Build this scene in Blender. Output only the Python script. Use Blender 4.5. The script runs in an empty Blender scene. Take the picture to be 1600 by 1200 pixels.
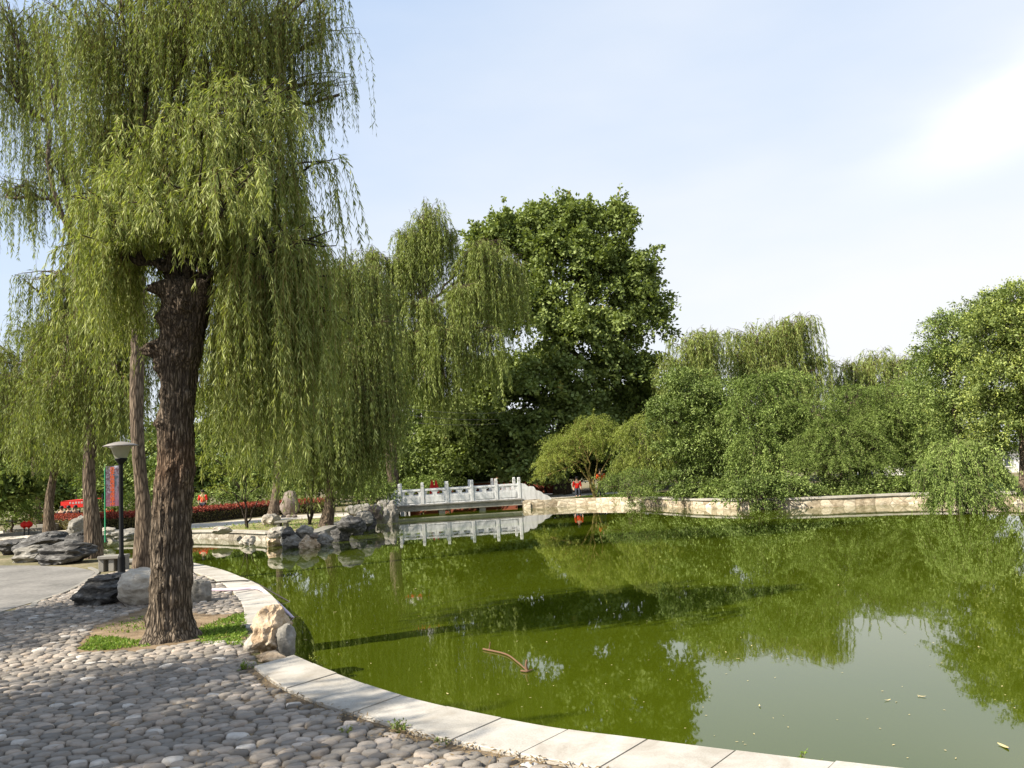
import bpy, bmesh, math, random
import numpy as np
from mathutils import Vector, Matrix, noise
PI = math.pi
sc = bpy.context.scene
COL = sc.collection
# ------------------------------------------------------------------ camera
F_PX, PITCH, ROLL = 1294.0, math.radians(6.04), math.radians(3.2)
CAM = np.array([0.0, 0.0, 2.0])
FWD = np.array([0, math.cos(PITCH), math.sin(PITCH)])
_r0 = np.array([1.0, 0, 0]); _u0 = np.cross(_r0, FWD)
RIGHT = math.cos(ROLL)*_r0 - math.sin(ROLL)*_u0
UP = math.cos(ROLL)*_u0 + math.sin(ROLL)*_r0
cam_d = bpy.data.cameras.new("camera"); cam = bpy.data.objects.new("camera", cam_d); COL.objects.link(cam)
cam_d.sensor_width = 36; cam_d.lens = F_PX/1600*36; cam_d.clip_end = 3000; cam_d.clip_start = 0.05
cam.matrix_world = Matrix(((RIGHT[0], UP[0], -FWD[0], CAM[0]), (RIGHT[1], UP[1], -FWD[1], CAM[1]),
                           (RIGHT[2], UP[2], -FWD[2], CAM[2]), (0, 0, 0, 1)))
sc.camera = cam
GZ = 0.30                                   # ground level, the water is z = 0
def ray(px, py): return FWD + (px-800)/F_PX*RIGHT - (py-600)/F_PX*UP
def gz(px, py, z=GZ):
    d = ray(px, py); t = (z-CAM[2])/d[2]; return CAM + d*t
def gy(px, py, Y):
    d = ray(px, py); return CAM + d*(Y/d[1])
# ------------------------------------------------------------------ light
SUN_AZ = math.radians(25)                   # light travels towards (cos, sin)
SUN_EL = math.radians(42)
sun_d = bpy.data.lights.new("sun", 'SUN'); sun = bpy.data.objects.new("sun", sun_d); COL.objects.link(sun)
sun_d.energy = 5.0; sun_d.angle = math.radians(0.55); sun_d.color = (1.0, 0.92, 0.78)
ldir = Vector((math.cos(SUN_AZ)*math.cos(SUN_EL), math.sin(SUN_AZ)*math.cos(SUN_EL), -math.sin(SUN_EL)))
sun.rotation_euler = (-ldir).to_track_quat('Z', 'Y').to_euler()
sun.location = (-30, -20, 40)
world = bpy.data.worlds.new("World"); sc.world = world; world.use_nodes = True
def N(nt, typ, **kw):
    n = nt.nodes.new(typ)
    for k, v in kw.items():
        if k.startswith('i_'):
            key = k[2:]; key = int(key) if key.isdigit() else key
            n.inputs[key].default_value = v
        else: setattr(n, k, v)
    return n
def L(nt, a, b): nt.links.new(a, b)
def math_n(nt, op, a, b=None, clamp=False):
    n = nt.nodes.new('ShaderNodeMath'); n.operation = op; n.use_clamp = clamp
    for i, v in enumerate((a, b)):
        if v is None: continue
        if isinstance(v, (int, float)): n.inputs[i].default_value = v
        else: L(nt, v, n.inputs[i])
    return n.outputs[0]
def mixc(nt, fac, a, b, mode='MIX'):
    n = nt.nodes.new('ShaderNodeMix'); n.data_type = 'RGBA'; n.blend_type = mode
    for sock, v in ((n.inputs[0], fac), (n.inputs[6], a), (n.inputs[7], b)):
        if isinstance(v, (int, float)): sock.default_value = v
        elif isinstance(v, (tuple, list)): sock.default_value = (*v[:3], 1)
        else: L(nt, v, sock)
    return n.outputs[2]
def ramp(nt, fac, stops):
    n = nt.nodes.new('ShaderNodeValToRGB'); cr = n.color_ramp
    while len(cr.elements) < len(stops): cr.elements.new(0.5)
    for e, (p, c) in zip(cr.elements, stops):
        e.position = p; e.color = (*c, 1) if len(c) == 3 else c
    if fac is not None: L(nt, fac, n.inputs[0])
    return n.outputs[0]
wn = world.node_tree; wn.nodes.clear()
sky = N(wn, 'ShaderNodeTexSky', sky_type='NISHITA', sun_disc=False)
sky.sun_elevation = SUN_EL
sky.sun_rotation = math.atan2(-ldir.x, -ldir.y)
sky.air_density = 1.0; sky.dust_density = 2.0; sky.ozone_density = 1.0
tc = N(wn, 'ShaderNodeTexCoord'); vec = tc.outputs['Generated']
sep = N(wn, 'ShaderNodeSeparateXYZ'); L(wn, vec, sep.inputs[0])
# thin high haze, thicker low down and towards +X
hz = math_n(wn, 'MULTIPLY_ADD', sep.outputs[2], -1.25); wn.nodes[-1].inputs[2].default_value = 1.0
hz = math_n(wn, 'ADD', hz, math_n(wn, 'MULTIPLY', sep.outputs[0], 0.42))
nz = N(wn, 'ShaderNodeTexNoise', i_Scale=2.2, i_Detail=5.0, i_Roughness=.5)
mp = N(wn, 'ShaderNodeMapping'); mp.inputs['Scale'].default_value = (1.0, 1.0, 3.0); mp.inputs['Rotation'].default_value = (0, .45, .2)
L(wn, vec, mp.inputs[0]); L(wn, mp.outputs[0], nz.inputs[0])
hz = math_n(wn, 'ADD', hz, math_n(wn, 'MULTIPLY', math_n(wn, 'SUBTRACT', nz.outputs[0], .5), .7), clamp=True)
SKYW = (5.0, 5.1, 5.25)
col = mixc(wn, .6, sky.outputs[0], (2.75, 4.0, 5.9))
col = mixc(wn, hz, col, SKYW)
# a soft diagonal cloud bank in the upper right
cd = ray(1640, 118); cd = cd/np.linalg.norm(cd)
ce = ray(1400, 235); ce = ce/np.linalg.norm(ce)
ax = (cd-ce); ax /= np.linalg.norm(ax); nr = np.cross(cd, ax); nr /= np.linalg.norm(nr)
def dotn(v):
    n = N(wn, 'ShaderNodeVectorMath', operation='DOT_PRODUCT'); n.inputs[1].default_value = tuple(v); L(wn, vec, n.inputs[0]); return n.outputs['Value']
across = math_n(wn, 'ADD', dotn(nr), math_n(wn, 'MULTIPLY', math_n(wn, 'SUBTRACT', nz.outputs[0], .5), .15))
along = math_n(wn, 'SUBTRACT', dotn(ax), float(np.dot(ce, ax)))
g = math_n(wn, 'DIVIDE', across, .032); g = math_n(wn, 'MULTIPLY', g, g); g = math_n(wn, 'POWER', 2.718, math_n(wn, 'MULTIPLY', g, -1.0))
al = N(wn, 'ShaderNodeMapRange', interpolation_type='SMOOTHSTEP'); al.inputs[1].default_value = -.10; al.inputs[2].default_value = .20; L(wn, along, al.inputs[0])
cl = math_n(wn, 'MULTIPLY', math_n(wn, 'MULTIPLY', g, al.outputs[0]), 1.0, clamp=True)
col = mixc(wn, cl, col, (6.4, 6.4, 6.4))
bg = N(wn, 'ShaderNodeBackground', i_Strength=0.092); L(wn, col, bg.inputs[0])
wo = N(wn, 'ShaderNodeOutputWorld'); L(wn, bg.outputs[0], wo.inputs[0])
vs = sc.view_settings
sc.display_settings.display_device = 'sRGB'
vs.view_transform = 'Standard'; vs.look = 'None'; vs.exposure = 1.1; vs.gamma = 1.0; vs.use_curve_mapping = False
sc.cycles.max_bounces = 8; sc.cycles.diffuse_bounces = 2; sc.cycles.glossy_bounces = 3; sc.cycles.transmission_bounces = 4; sc.cycles.transparent_max_bounces = 4
# ------------------------------------------------------------------ mesh helpers
class Acc:
    def __init__(s): s.V = []; s.F = []; s.T = []; s.n = 0
    def add(s, v, f, t=.5):
        v = np.asarray(v, float).reshape(-1, 3); f = np.asarray(f, int).reshape(-1, 4)
        s.V.append(v); s.F.append(f+s.n); s.T.append(np.broadcast_to(np.asarray(t, float), (len(f),)).copy()); s.n += len(v)
    def obj(s, name, mat, parent=None, smooth=False):
        V = np.concatenate(s.V); F = np.concatenate(s.F); T = np.concatenate(s.T)
        me = bpy.data.meshes.new(name)
        me.vertices.add(len(V)); me.vertices.foreach_set('co', V.astype(np.float32).ravel())
        tri = F[:, 3] == F[:, 2]
        if tri.any():
            cnt = np.where(tri, 3, 4); starts = np.concatenate([[0], np.cumsum(cnt)[:-1]])
            msk = np.ones(F.shape, bool); msk[tri, 3] = False; idx = F[msk]
        else: starts = np.arange(len(F))*4; idx = F.ravel()
        me.loops.add(len(idx)); me.loops.foreach_set('vertex_index', idx.astype(np.int32))
        me.polygons.add(len(F)); me.polygons.foreach_set('loop_start', starts.astype(np.int32))
        me.polygons.foreach_set('use_smooth', np.full(len(F), smooth))
        me.update(calc_edges=True); me.validate()
        if len(me.polygons) == len(F):
            a = me.attributes.new('tint', 'FLOAT', 'FACE'); a.data.foreach_set('value', T.astype(np.float32))
        me.materials.append(mat)
        o = bpy.data.objects.new(name, me); COL.objects.link(o); o.parent = parent
        return o
def tube(acc, P, R, sides=8, t=.5, cap=True):
    P = np.asarray(P, float); n = len(P); R = np.broadcast_to(np.asarray(R, float), (n,))
    T = np.gradient(P, axis=0); T /= np.linalg.norm(T, axis=1)[:, None]+1e-9
    ref = np.array([0, 0, 1.0]) if abs(T[:, 2]).mean() < .8 else np.array([1.0, 0, 0])
    A = np.cross(T, ref); A /= np.linalg.norm(A, axis=1)[:, None]+1e-9; B = np.cross(T, A)
    th = np.arange(sides)/sides*2*PI
    V = P[:, None]+R[:, None, None]*(A[:, None]*np.cos(th)[None, :, None]+B[:, None]*np.sin(th)[None, :, None])
    i = np.arange(n-1)[:, None]*sides; j = np.arange(sides)[None]; k = (j+1) % sides
    F = np.stack([i+j, i+k, i+sides+k, i+sides+j], -1).reshape(-1, 4)
    V = V.reshape(-1, 3)
    if cap:
        V = np.concatenate([V, P[:1], P[-1:]]); c0, c1 = len(V)-2, len(V)-1; js = np.arange(sides); ks = (js+1) % sides
        F = np.concatenate([F, np.stack([ks, js, np.full(sides, c0), np.full(sides, c0)], -1),
                            np.stack([(n-1)*sides+js, (n-1)*sides+ks, np.full(sides, c1), np.full(sides, c1)], -1)])
    acc.add(V, F, t)
def lathe(acc, c, prof, sides=24, t=.5):
    prof = np.asarray(prof, float); n = len(prof); th = np.arange(sides)/sides*2*PI
    V = np.stack([prof[:, 0:1]*np.cos(th)+c[0], prof[:, 0:1]*np.sin(th)+c[1], np.repeat(prof[:, 1:2], sides, 1)+c[2]], -1).reshape(-1, 3)
    i = np.arange(n-1)[:, None]*sides; j = np.arange(sides)[None]; k = (j+1) % sides
    acc.add(V, np.stack([i+j, i+k, i+sides+k, i+sides+j], -1).reshape(-1, 4), t)
BOXF = [[0,3,2,1],[4,5,6,7],[0,1,5,4],[1,2,6,5],[2,3,7,6],[3,0,4,7]]
def box(acc, lo, hi, M=None, t=.5, bev=0.0):
    x0,y0,z0 = lo; x1,y1,z1 = hi
    if bev <= 0:
        V = np.array([[x0,y0,z0],[x1,y0,z0],[x1,y1,z0],[x0,y1,z0],[x0,y0,z1],[x1,y0,z1],[x1,y1,z1],[x0,y1,z1]], float); Fs = BOXF
    else:
        rings = []
        for z, b in ((z0, bev), (z0+bev, 0), (z1-bev, 0), (z1, bev)):
            c = bev
            rings.append([[x0+b+c*(b==0),y0+b,z],[x1-b-c*(b==0),y0+b,z],[x1-b,y0+b+c*(b==0),z],[x1-b,y1-b-c*(b==0),z],[x1-b-c*(b==0),y1-b,z],[x0+b+c*(b==0),y1-b,z],[x0+b,y1-b-c*(b==0),z],[x0+b,y0+b+c*(b==0),z]])
        # (corner pairs collapse on the top and bottom rings, which is harmless)
        V = np.array(rings, float).reshape(-1, 3); Fs = []
        for r in range(3):
            for k in range(8): Fs.append([r*8+k, r*8+(k+1) % 8, r*8+8+(k+1) % 8, r*8+8+k])
        Fs += [[24,26,28,30],[6,4,2,0]]
    if M is not None:
        V = V@np.array(M.to_3x3()).T+np.array(M.translation)
    acc.add(V, Fs, t)
def thing(name, label, cat, loc=(0,0,0), rz=0, group=None):
    o = bpy.data.objects.new(name, None); COL.objects.link(o); o.location = tuple(loc); o.rotation_euler = (0,0,rz)
    o.empty_display_size = .2
    return tag(o, label, cat, group)
def tag(o, label, cat, group=None):
    o['label'] = label; o['category'] = cat
    if group: o['group'] = group
    return o
def structure(o, kind='structure'): o['kind'] = kind; return o
def spline(P, n):
    P = np.asarray(P, float); m = len(P); Q = np.concatenate([[2*P[0]-P[1]], P, [2*P[-1]-P[-2]]]); out = []
    for i in range(m-1):
        p0, p1, p2, p3 = Q[i:i+4]
        for t in np.arange(n)/n:
            out.append(.5*((2*p1)+(-p0+p2)*t+(2*p0-5*p1+4*p2-p3)*t*t+(-p0+3*p1-3*p2+p3)*t**3))
    out.append(P[-1]); return np.array(out)
# ------------------------------------------------------------------ materials
def new_mat(name):
    m = bpy.data.materials.new(name); m.use_nodes = True; nt = m.node_tree; nt.nodes.clear()
    return m, nt
def finish(nt, bsdf):
    o = N(nt, 'ShaderNodeOutputMaterial'); L(nt, bsdf, o.inputs[0])
def princ(nt, colr, rough=.8, bump=None, bstr=.3, bdist=.02, spec=.3, **kw):
    b = N(nt, 'ShaderNodeBsdfPrincipled')
    if isinstance(colr, (tuple, list)): b.inputs['Base Color'].default_value = (*colr[:3], 1)
    else: L(nt, colr, b.inputs['Base Color'])
    if isinstance(rough, (int, float)): b.inputs['Roughness'].default_value = rough
    else: L(nt, rough, b.inputs['Roughness'])
    b.inputs['Specular IOR Level'].default_value = spec
    for k, v in kw.items(): b.inputs[k].default_value = v
    if bump is not None:
        bp = N(nt, 'ShaderNodeBump', i_Strength=bstr, i_Distance=bdist); L(nt, bump, bp.inputs['Height']); L(nt, bp.outputs[0], b.inputs['Normal'])
    return b.outputs[0]
def coord(nt, scale=(1,1,1), kind='Object', rot=(0,0,0)):
    c = N(nt, 'ShaderNodeTexCoord'); m = N(nt, 'ShaderNodeMapping'); m.inputs['Scale'].default_value = scale; m.inputs['Rotation'].default_value = rot
    L(nt, c.outputs[kind], m.inputs[0]); return m.outputs[0]
def noise_n(nt, v, scale, detail=4, rough=.55, dist=0):
    n = N(nt, 'ShaderNodeTexNoise', i_Scale=scale, i_Detail=detail, i_Roughness=rough, i_Distortion=dist); L(nt, v, n.inputs[0]); return n.outputs[0]
def vor(nt, v, scale, feature='F1', out=0):
    n = N(nt, 'ShaderNodeTexVoronoi', feature=feature, i_Scale=scale); L(nt, v, n.inputs[0]); return n.outputs[out]
def leaf_mat(name, dark, mid, light, trans=.35, gloss=.1, warm=None):
    m, nt = new_mat(name)
    at = N(nt, 'ShaderNodeAttribute', attribute_name='tint')
    dark, mid, light = [tuple(np.array(c_)*np.array([1.33, 1.38, 1.5])) for c_ in (dark, mid, light)]
    st = [(0, dark), (.5, mid), (.93, light)]
    if warm: st.append((1.0, warm))
    c = ramp(nt, at.outputs['Fac'], st)
    d = N(nt, 'ShaderNodeBsdfDiffuse'); L(nt, c, d.inputs[0])
    tr = N(nt, 'ShaderNodeBsdfTranslucent'); c2 = mixc(nt, 1.0, c, (1.0, 1.0, .45), 'MULTIPLY'); L(nt, c2, tr.inputs[0])
    mx = N(nt, 'ShaderNodeMixShader', i_0=trans); L(nt, d.outputs[0], mx.inputs[1]); L(nt, tr.outputs[0], mx.inputs[2])
    gl = N(nt, 'ShaderNodeBsdfGlossy', i_Roughness=.6); gl.inputs[0].default_value = (1, .97, .8, 1)
    m2 = N(nt, 'ShaderNodeMixShader', i_0=gloss*.22); L(nt, mx.outputs[0], m2.inputs[1]); L(nt, gl.outputs[0], m2.inputs[2])
    finish(nt, m2.outputs[0]); return m
M = {}
M['leaf_front'] = leaf_mat('front willow leaves', (.055,.078,.014), (.165,.195,.038), (.40,.42,.15), .44, .14, (.48,.33,.08))
M['leaf_willow'] = leaf_mat('willow leaves', (.045,.066,.014), (.13,.162,.032), (.30,.33,.095), .42, .12, (.30,.26,.07))
M['leaf_farwillow'] = leaf_mat('far willow leaves', (.07,.095,.016), (.155,.19,.038), (.29,.32,.10), .40, .1, (.30,.26,.09))
M['leaf_plane'] = leaf_mat('plane leaves', (.054,.076,.016), (.122,.152,.036), (.235,.275,.09), .30, .08, (.30,.20,.05))
M['leaf_dark'] = leaf_mat('dark shrub leaves', (.028,.046,.009), (.085,.118,.022), (.25,.30,.085), .22, .10)
M['leaf_feather'] = leaf_mat('feathery leaves', (.036,.058,.011), (.108,.148,.028), (.26,.31,.085), .27, .08)
M['leaf_yellow'] = leaf_mat('yellowish leaves', (.075,.095,.014), (.17,.20,.032), (.28,.30,.065), .35, .1, (.40,.26,.05))
M['leaf_bud'] = leaf_mat('pale flower clusters', (.16,.19,.035), (.26,.29,.06), (.38,.40,.12), .35, .05)
M['leaf_red'] = leaf_mat('red hedge leaves', (.10,.022,.018), (.22,.040,.030), (.34,.08,.055), .3, .1)
M['leaf_hedge'] = leaf_mat('hedge leaves', (.035,.035,.012), (.09,.08,.03), (.16,.13,.05), .3, .1)
M['grass'] = leaf_mat('grass', (.05,.085,.012), (.105,.165,.022), (.20,.27,.05), .35, .05, (.36,.30,.10))
def bark_mat(name, a, b, c, sc_=1.0, stain=False, bd=.03):
    m, nt = new_mat(name)
    v = coord(nt, (1, 1, .16)); v0 = coord(nt)
    w = noise_n(nt, v, 26*sc_, 6, .65, .6); r = vor(nt, v, 30*sc_, 'DISTANCE_TO_EDGE')
    r = math_n(nt, 'MULTIPLY', r, 3.5, True); h = math_n(nt, 'MULTIPLY', math_n(nt, 'ADD', r, .25), w)
    cc = ramp(nt, h, [(.08, a), (.38, b), (.75, c)])
    big = noise_n(nt, v0, 2.4, 4); cc = mixc(nt, math_n(nt, 'MULTIPLY', big, .35), cc, tuple(x*.55 for x in b))
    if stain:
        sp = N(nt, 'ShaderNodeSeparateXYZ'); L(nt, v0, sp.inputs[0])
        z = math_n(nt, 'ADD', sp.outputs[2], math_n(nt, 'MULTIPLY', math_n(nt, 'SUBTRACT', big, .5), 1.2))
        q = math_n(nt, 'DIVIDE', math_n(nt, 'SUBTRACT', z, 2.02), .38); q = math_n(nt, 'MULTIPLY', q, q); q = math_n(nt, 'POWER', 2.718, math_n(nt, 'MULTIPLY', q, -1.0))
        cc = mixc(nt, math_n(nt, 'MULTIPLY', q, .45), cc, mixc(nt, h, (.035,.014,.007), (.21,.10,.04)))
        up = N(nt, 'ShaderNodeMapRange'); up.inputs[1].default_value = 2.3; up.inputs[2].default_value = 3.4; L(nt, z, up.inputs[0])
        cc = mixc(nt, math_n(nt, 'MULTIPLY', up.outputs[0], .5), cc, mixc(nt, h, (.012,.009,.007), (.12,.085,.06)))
    finish(nt, princ(nt, cc, .95, h, .9, bd, spec=.15)); return m
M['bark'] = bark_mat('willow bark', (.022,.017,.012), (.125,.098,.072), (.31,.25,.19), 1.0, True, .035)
M['bark_far'] = bark_mat('grey brown bark', (.03,.022,.016), (.14,.105,.075), (.27,.21,.15), .6)
M['bark_dark'] = bark_mat('dark branch bark', (.012,.010,.008), (.05,.04,.03), (.11,.09,.07), .8)
M['twig'] = new_mat('twigs')[0]; finish(M['twig'].node_tree, princ(M['twig'].node_tree, (.20,.15,.05), .8))
def rock_mat(name, a, b, c, sc_=3.0, stretch=(1,1,1.6), bd=.04, warmspot=None):
    m, nt = new_mat(name); v = coord(nt, stretch); n1 = noise_n(nt, v, sc_, 8, .62, .4); n2 = noise_n(nt, v, sc_*7, 5, .6)
    cr = math_n(nt, 'MULTIPLY', vor(nt, v, sc_*1.6, 'DISTANCE_TO_EDGE'), 4.0, True)
    f = math_n(nt, 'ADD', math_n(nt, 'MULTIPLY', n1, .7), math_n(nt, 'MULTIPLY', n2, .3))
    cc = ramp(nt, f, [(.32, a), (.5, b), (.66, c)])
    cc = mixc(nt, math_n(nt, 'MULTIPLY', math_n(nt, 'SUBTRACT', 1.0, cr), .25), cc, a)
    hh = math_n(nt, 'ADD', f, math_n(nt, 'MULTIPLY', cr, .12))
    finish(nt, princ(nt, cc, .9, hh, 1.0, bd, spec=.2)); return m
M['rock_tan'] = rock_mat('tan rock', (.20,.13,.075), (.46,.35,.235), (.62,.52,.39), 4)
M['rock_pale'] = rock_mat('pale boulder', (.22,.19,.15), (.42,.38,.32), (.58,.54,.47), 2.5)
M['rock_grey'] = rock_mat('grey rock', (.09,.085,.07), (.22,.205,.18), (.38,.36,.32), 2.5)
M['rock_dark'] = rock_mat('dark rock', (.022,.021,.020), (.075,.072,.068), (.25,.24,.225), 3, (1,1,3))
M['rock_pink'] = rock_mat('pinkish boulder', (.10,.08,.07), (.20,.165,.14), (.31,.265,.23), 2.0)
def stone_mat(name, a, b, rough=.7, sc_=6, bd=.004, dirt=None, streak=False):
    m, nt = new_mat(name); v = coord(nt); n1 = noise_n(nt, v, sc_*.25, 5, .6); n2 = noise_n(nt, v, sc_*12, 3, .6)
    f = math_n(nt, 'ADD', math_n(nt, 'MULTIPLY', n1, .6), math_n(nt, 'MULTIPLY', n2, .4))
    cc = ramp(nt, f, [(.35, a), (.62, b)])
    at = N(nt, 'ShaderNodeAttribute', attribute_name='tint')
    cc = mixc(nt, 1.0, cc, ramp(nt, at.outputs['Fac'], [(0, (.78,.77,.75)), (1, (1.0,1.0,1.0))]), 'MULTIPLY')
    if dirt:
        d = noise_n(nt, v, 2.2, 9, .72, .5); cc = mixc(nt, math_n(nt, 'MULTIPLY', ramp(nt, d, [(.47, (0,0,0)), (.70, (1,1,1))]), .75), cc, dirt)
    if streak:
        d = noise_n(nt, coord(nt, (3,3,.5)), 2.4, 8, .7); cc = mixc(nt, math_n(nt, 'MULTIPLY', ramp(nt, d, [(.45, (0,0,0)), (.65, (1,1,1))]), .45), cc, (.20,.19,.17))
    finish(nt, princ(nt, cc, rough, f, .5, bd, spec=.3)); return m
M['coping'] = stone_mat('coping granite', (.31,.285,.245), (.50,.47,.42), .75, 7, .006, (.22,.185,.14))
M['granite'] = stone_mat('grey granite', (.18,.17,.15), (.30,.285,.255), .75, 8, .004, (.2,.18,.14))
M['marble'] = stone_mat('white marble', (.66,.66,.66), (.84,.84,.83), .5, 4, .003, (.56,.56,.55), True)
M['beam'] = stone_mat('bridge beam concrete', (.30,.28,.23), (.46,.43,.36), .85, 6, .006, (.14,.13,.09), True)
M['jointdirt'] = stone_mat('joint mortar', (.25,.19,.13), (.36,.28,.20), .95, 10)
def wall_mat(name, a, b, c):
    m, nt = new_mat(name); v = coord(nt, (1, 1, 1.4)); d = vor(nt, v, 2.6, 'DISTANCE_TO_EDGE'); vc = N(nt, 'ShaderNodeTexVoronoi', i_Scale=2.6); L(nt, v, vc.inputs[0])
    n1 = noise_n(nt, v, 7, 6, .65); sp = N(nt, 'ShaderNodeSeparateColor'); L(nt, vc.outputs['Color'], sp.inputs[0])
    f = math_n(nt, 'ADD', math_n(nt, 'MULTIPLY', n1, .7), math_n(nt, 'MULTIPLY', sp.outputs[0], .3))
    cc = ramp(nt, f, [(.3, a), (.5, b), (.7, c)]); e = ramp(nt, d, [(.015, (1,1,1)), (.06, (0,0,0))]); cc = mixc(nt, math_n(nt, 'MULTIPLY', e, .6), cc, (.16,.13,.09))
    h = math_n(nt, 'ADD', math_n(nt, 'MULTIPLY', d, 1.2, True), math_n(nt, 'MULTIPLY', n1, .4))
    finish(nt, princ(nt, cc, .9, h, .9, .05, spec=.2)); return m
M['wall'] = wall_mat('rubble wall', (.22,.17,.11), (.44,.37,.27), (.60,.53,.42))
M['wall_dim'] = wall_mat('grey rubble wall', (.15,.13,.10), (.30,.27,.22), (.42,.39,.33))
def simple(name, c, rough=.6, **kw):
    m, nt = new_mat(name); v = coord(nt); n1 = noise_n(nt, v, 9, 5); cc = mixc(nt, math_n(nt, 'MULTIPLY', n1, .45), c, tuple(x*.6 for x in c))
    finish(nt, princ(nt, cc, rough, **kw)); return m
M['black'] = simple('black paint', (.006,.006,.006), .5, spec=.15)
M['leaf_litter'] = simple('brown leaf litter', (.20,.14,.07), .9)
M['hat'] = simple('grey lamp hat', (.24,.22,.20), .55)
M['red'] = simple('red cloth', (.65,.02,.012), .7)
M['orange'] = simple('orange cloth', (.75,.12,.02), .7)
M['darkcloth'] = simple('dark cloth', (.03,.035,.05), .9)
M['skin'] = simple('skin', (.45,.27,.18), .6)
M['hair'] = simple('black hair', (.015,.012,.010), .6)
M['wire'] = simple('dark wire', (.05,.05,.05), .6)
M['white'] = simple('white paint', (.72,.71,.69), .6)
M['orangewall'] = simple('orange plaster', (.50,.20,.085), .9)
M['roof'] = simple('grey roof', (.16,.15,.15), .8)
M['window'] = simple('window glass', (.06,.075,.09), .1, spec=.6)
M['palewall'] = simple('pale building wall', (.55,.53,.50), .8)
M['hose'] = simple('pink white hose', (.72,.60,.70), .45)
M['darkhose'] = simple('dark hose', (.035,.03,.025), .6)
M['stick'] = simple('wet stick', (.16,.09,.05), .8)
M['pebdry'] = simple('dry leaf', (.55,.45,.22), .7)
M['brick'] = simple('red brick', (.42,.13,.08), .9)
m, nt = new_mat('lamp glass'); b = N(nt, 'ShaderNodeBsdfPrincipled'); b.inputs['Base Color'].default_value = (.62,.62,.50,1); b.inputs['Roughness'].default_value = .3; b.inputs['Transmission Weight'].default_value = .75
b.inputs['IOR'].default_value = 1.1; finish(nt, b.outputs[0]); M['glass'] = m
# cobbles: colour per stone from the tint attribute
m, nt = new_mat('river cobbles'); at = N(nt, 'ShaderNodeAttribute', attribute_name='tint'); v = coord(nt)
cc = ramp(nt, at.outputs['Fac'], [(0, (.10,.095,.085)), (.25, (.205,.19,.17)), (.5, (.30,.27,.235)), (.75, (.40,.335,.275)), (.92, (.47,.43,.39)), (1, (.66,.63,.58))])
n1 = noise_n(nt, v, 14, 6, .6); n2 = noise_n(nt, v, 90, 3, .6)
cc = mixc(nt, ramp(nt, n1, [(.4, (0,0,0)), (.7, (.8,.8,.8))]), cc, mixc(nt, .6, cc, (.13,.10,.075)))
n3 = noise_n(nt, v, .6, 4, .5); cc = mixc(nt, math_n(nt, 'MULTIPLY', n3, .45), cc, (.19,.155,.12))
finish(nt, princ(nt, cc, .75, math_n(nt, 'ADD', n1, math_n(nt, 'MULTIPLY', n2, .3)), .9, .012, spec=.2)); M['cobble'] = m
def dirt_mat(name, a, b, c, s=3, bd=.02):
    m, nt = new_mat(name); v = coord(nt); n1 = noise_n(nt, v, s, 8, .65); n2 = noise_n(nt, v, s*18, 4, .6)
    f = math_n(nt, 'ADD', math_n(nt, 'MULTIPLY', n1, .6), math_n(nt, 'MULTIPLY', n2, .4)); cc = ramp(nt, f, [(.36, a), (.5, b), (.64, c)])
    finish(nt, princ(nt, cc, .95, f, .8, bd, spec=.1)); return m
M['dirt'] = dirt_mat('dirt', (.09,.06,.035), (.20,.145,.09), (.33,.25,.165))
M['joint'] = dirt_mat('dirt between cobbles', (.055,.042,.028), (.13,.10,.07), (.24,.185,.12), 2)
M['ground'] = dirt_mat('ground', (.07,.075,.03), (.16,.14,.08), (.28,.23,.15), .6)
M['lawn'] = dirt_mat('lawn', (.05,.09,.015), (.11,.16,.03), (.22,.24,.07), 1.0)
M['dry_lawn'] = dirt_mat('worn lawn', (.09,.11,.03), (.22,.20,.09), (.34,.29,.18), .8)
M['asphalt'] = dirt_mat('grey path', (.11,.105,.097), (.185,.175,.16), (.25,.235,.215), .7, .004)
M['palepath'] = dirt_mat('pale path', (.34,.30,.24), (.46,.41,.34), (.56,.51,.43), 1.0, .004)
# water: opaque algae green with a mirror coat
m, nt = new_mat('pond water'); v = coord(nt, (1, 1, 1)); n1 = noise_n(nt, v, .12, 4)
cc = mixc(nt, n1, (.036,.050,.0024), (.050,.066,.003))
v2 = coord(nt, (1.0, .35, 1)); w = math_n(nt, 'ADD', noise_n(nt, v2, 1.6, 3, .5), math_n(nt, 'MULTIPLY', noise_n(nt, v2, 9, 2, .5), .12))
finish(nt, princ(nt, cc, .02, w, .07, .02, spec=.75, IOR=1.38)); M['water'] = m
# ------------------------------------------------------------------ foliage engine
def unit(a): return a/(np.linalg.norm(a, axis=-1, keepdims=True)+1e-9)
def add_leaves(acc, rs, P, D, ll, lw, up=.0, tint=None, fold=.0):
    n = len(P); D = unit(D); R = rs.normal(size=(n, 3)); R[:, 2] += up*2.0
    W = unit(np.cross(D, R)); ln = ll*(.65+.7*rs.rand(n))[:, None]; w = lw*(.7+.6*rs.rand(n))[:, None]*.5
    mid = P+D*ln*.45; tip = P+D*ln; tip[:, 2] -= ln[:, 0]*.12*rs.rand(n)
    V = np.stack([P, mid+W*w, tip, mid-W*w], 1).reshape(-1, 3); Fq = np.arange(n*4).reshape(-1, 4)
    if tint is None: tint = rs.rand(n)
    acc.add(V, Fq, np.clip(tint, 0, 1))
def along(P, idx, s):
    M_ = P.shape[1]; x = np.clip(s, 0, .9999)*(M_-1); i = x.astype(int); f = (x-i)[:, None]
    a = P[idx, i]; b = P[idx, i+1]; return a+(b-a)*f, unit(b-a)
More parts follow.
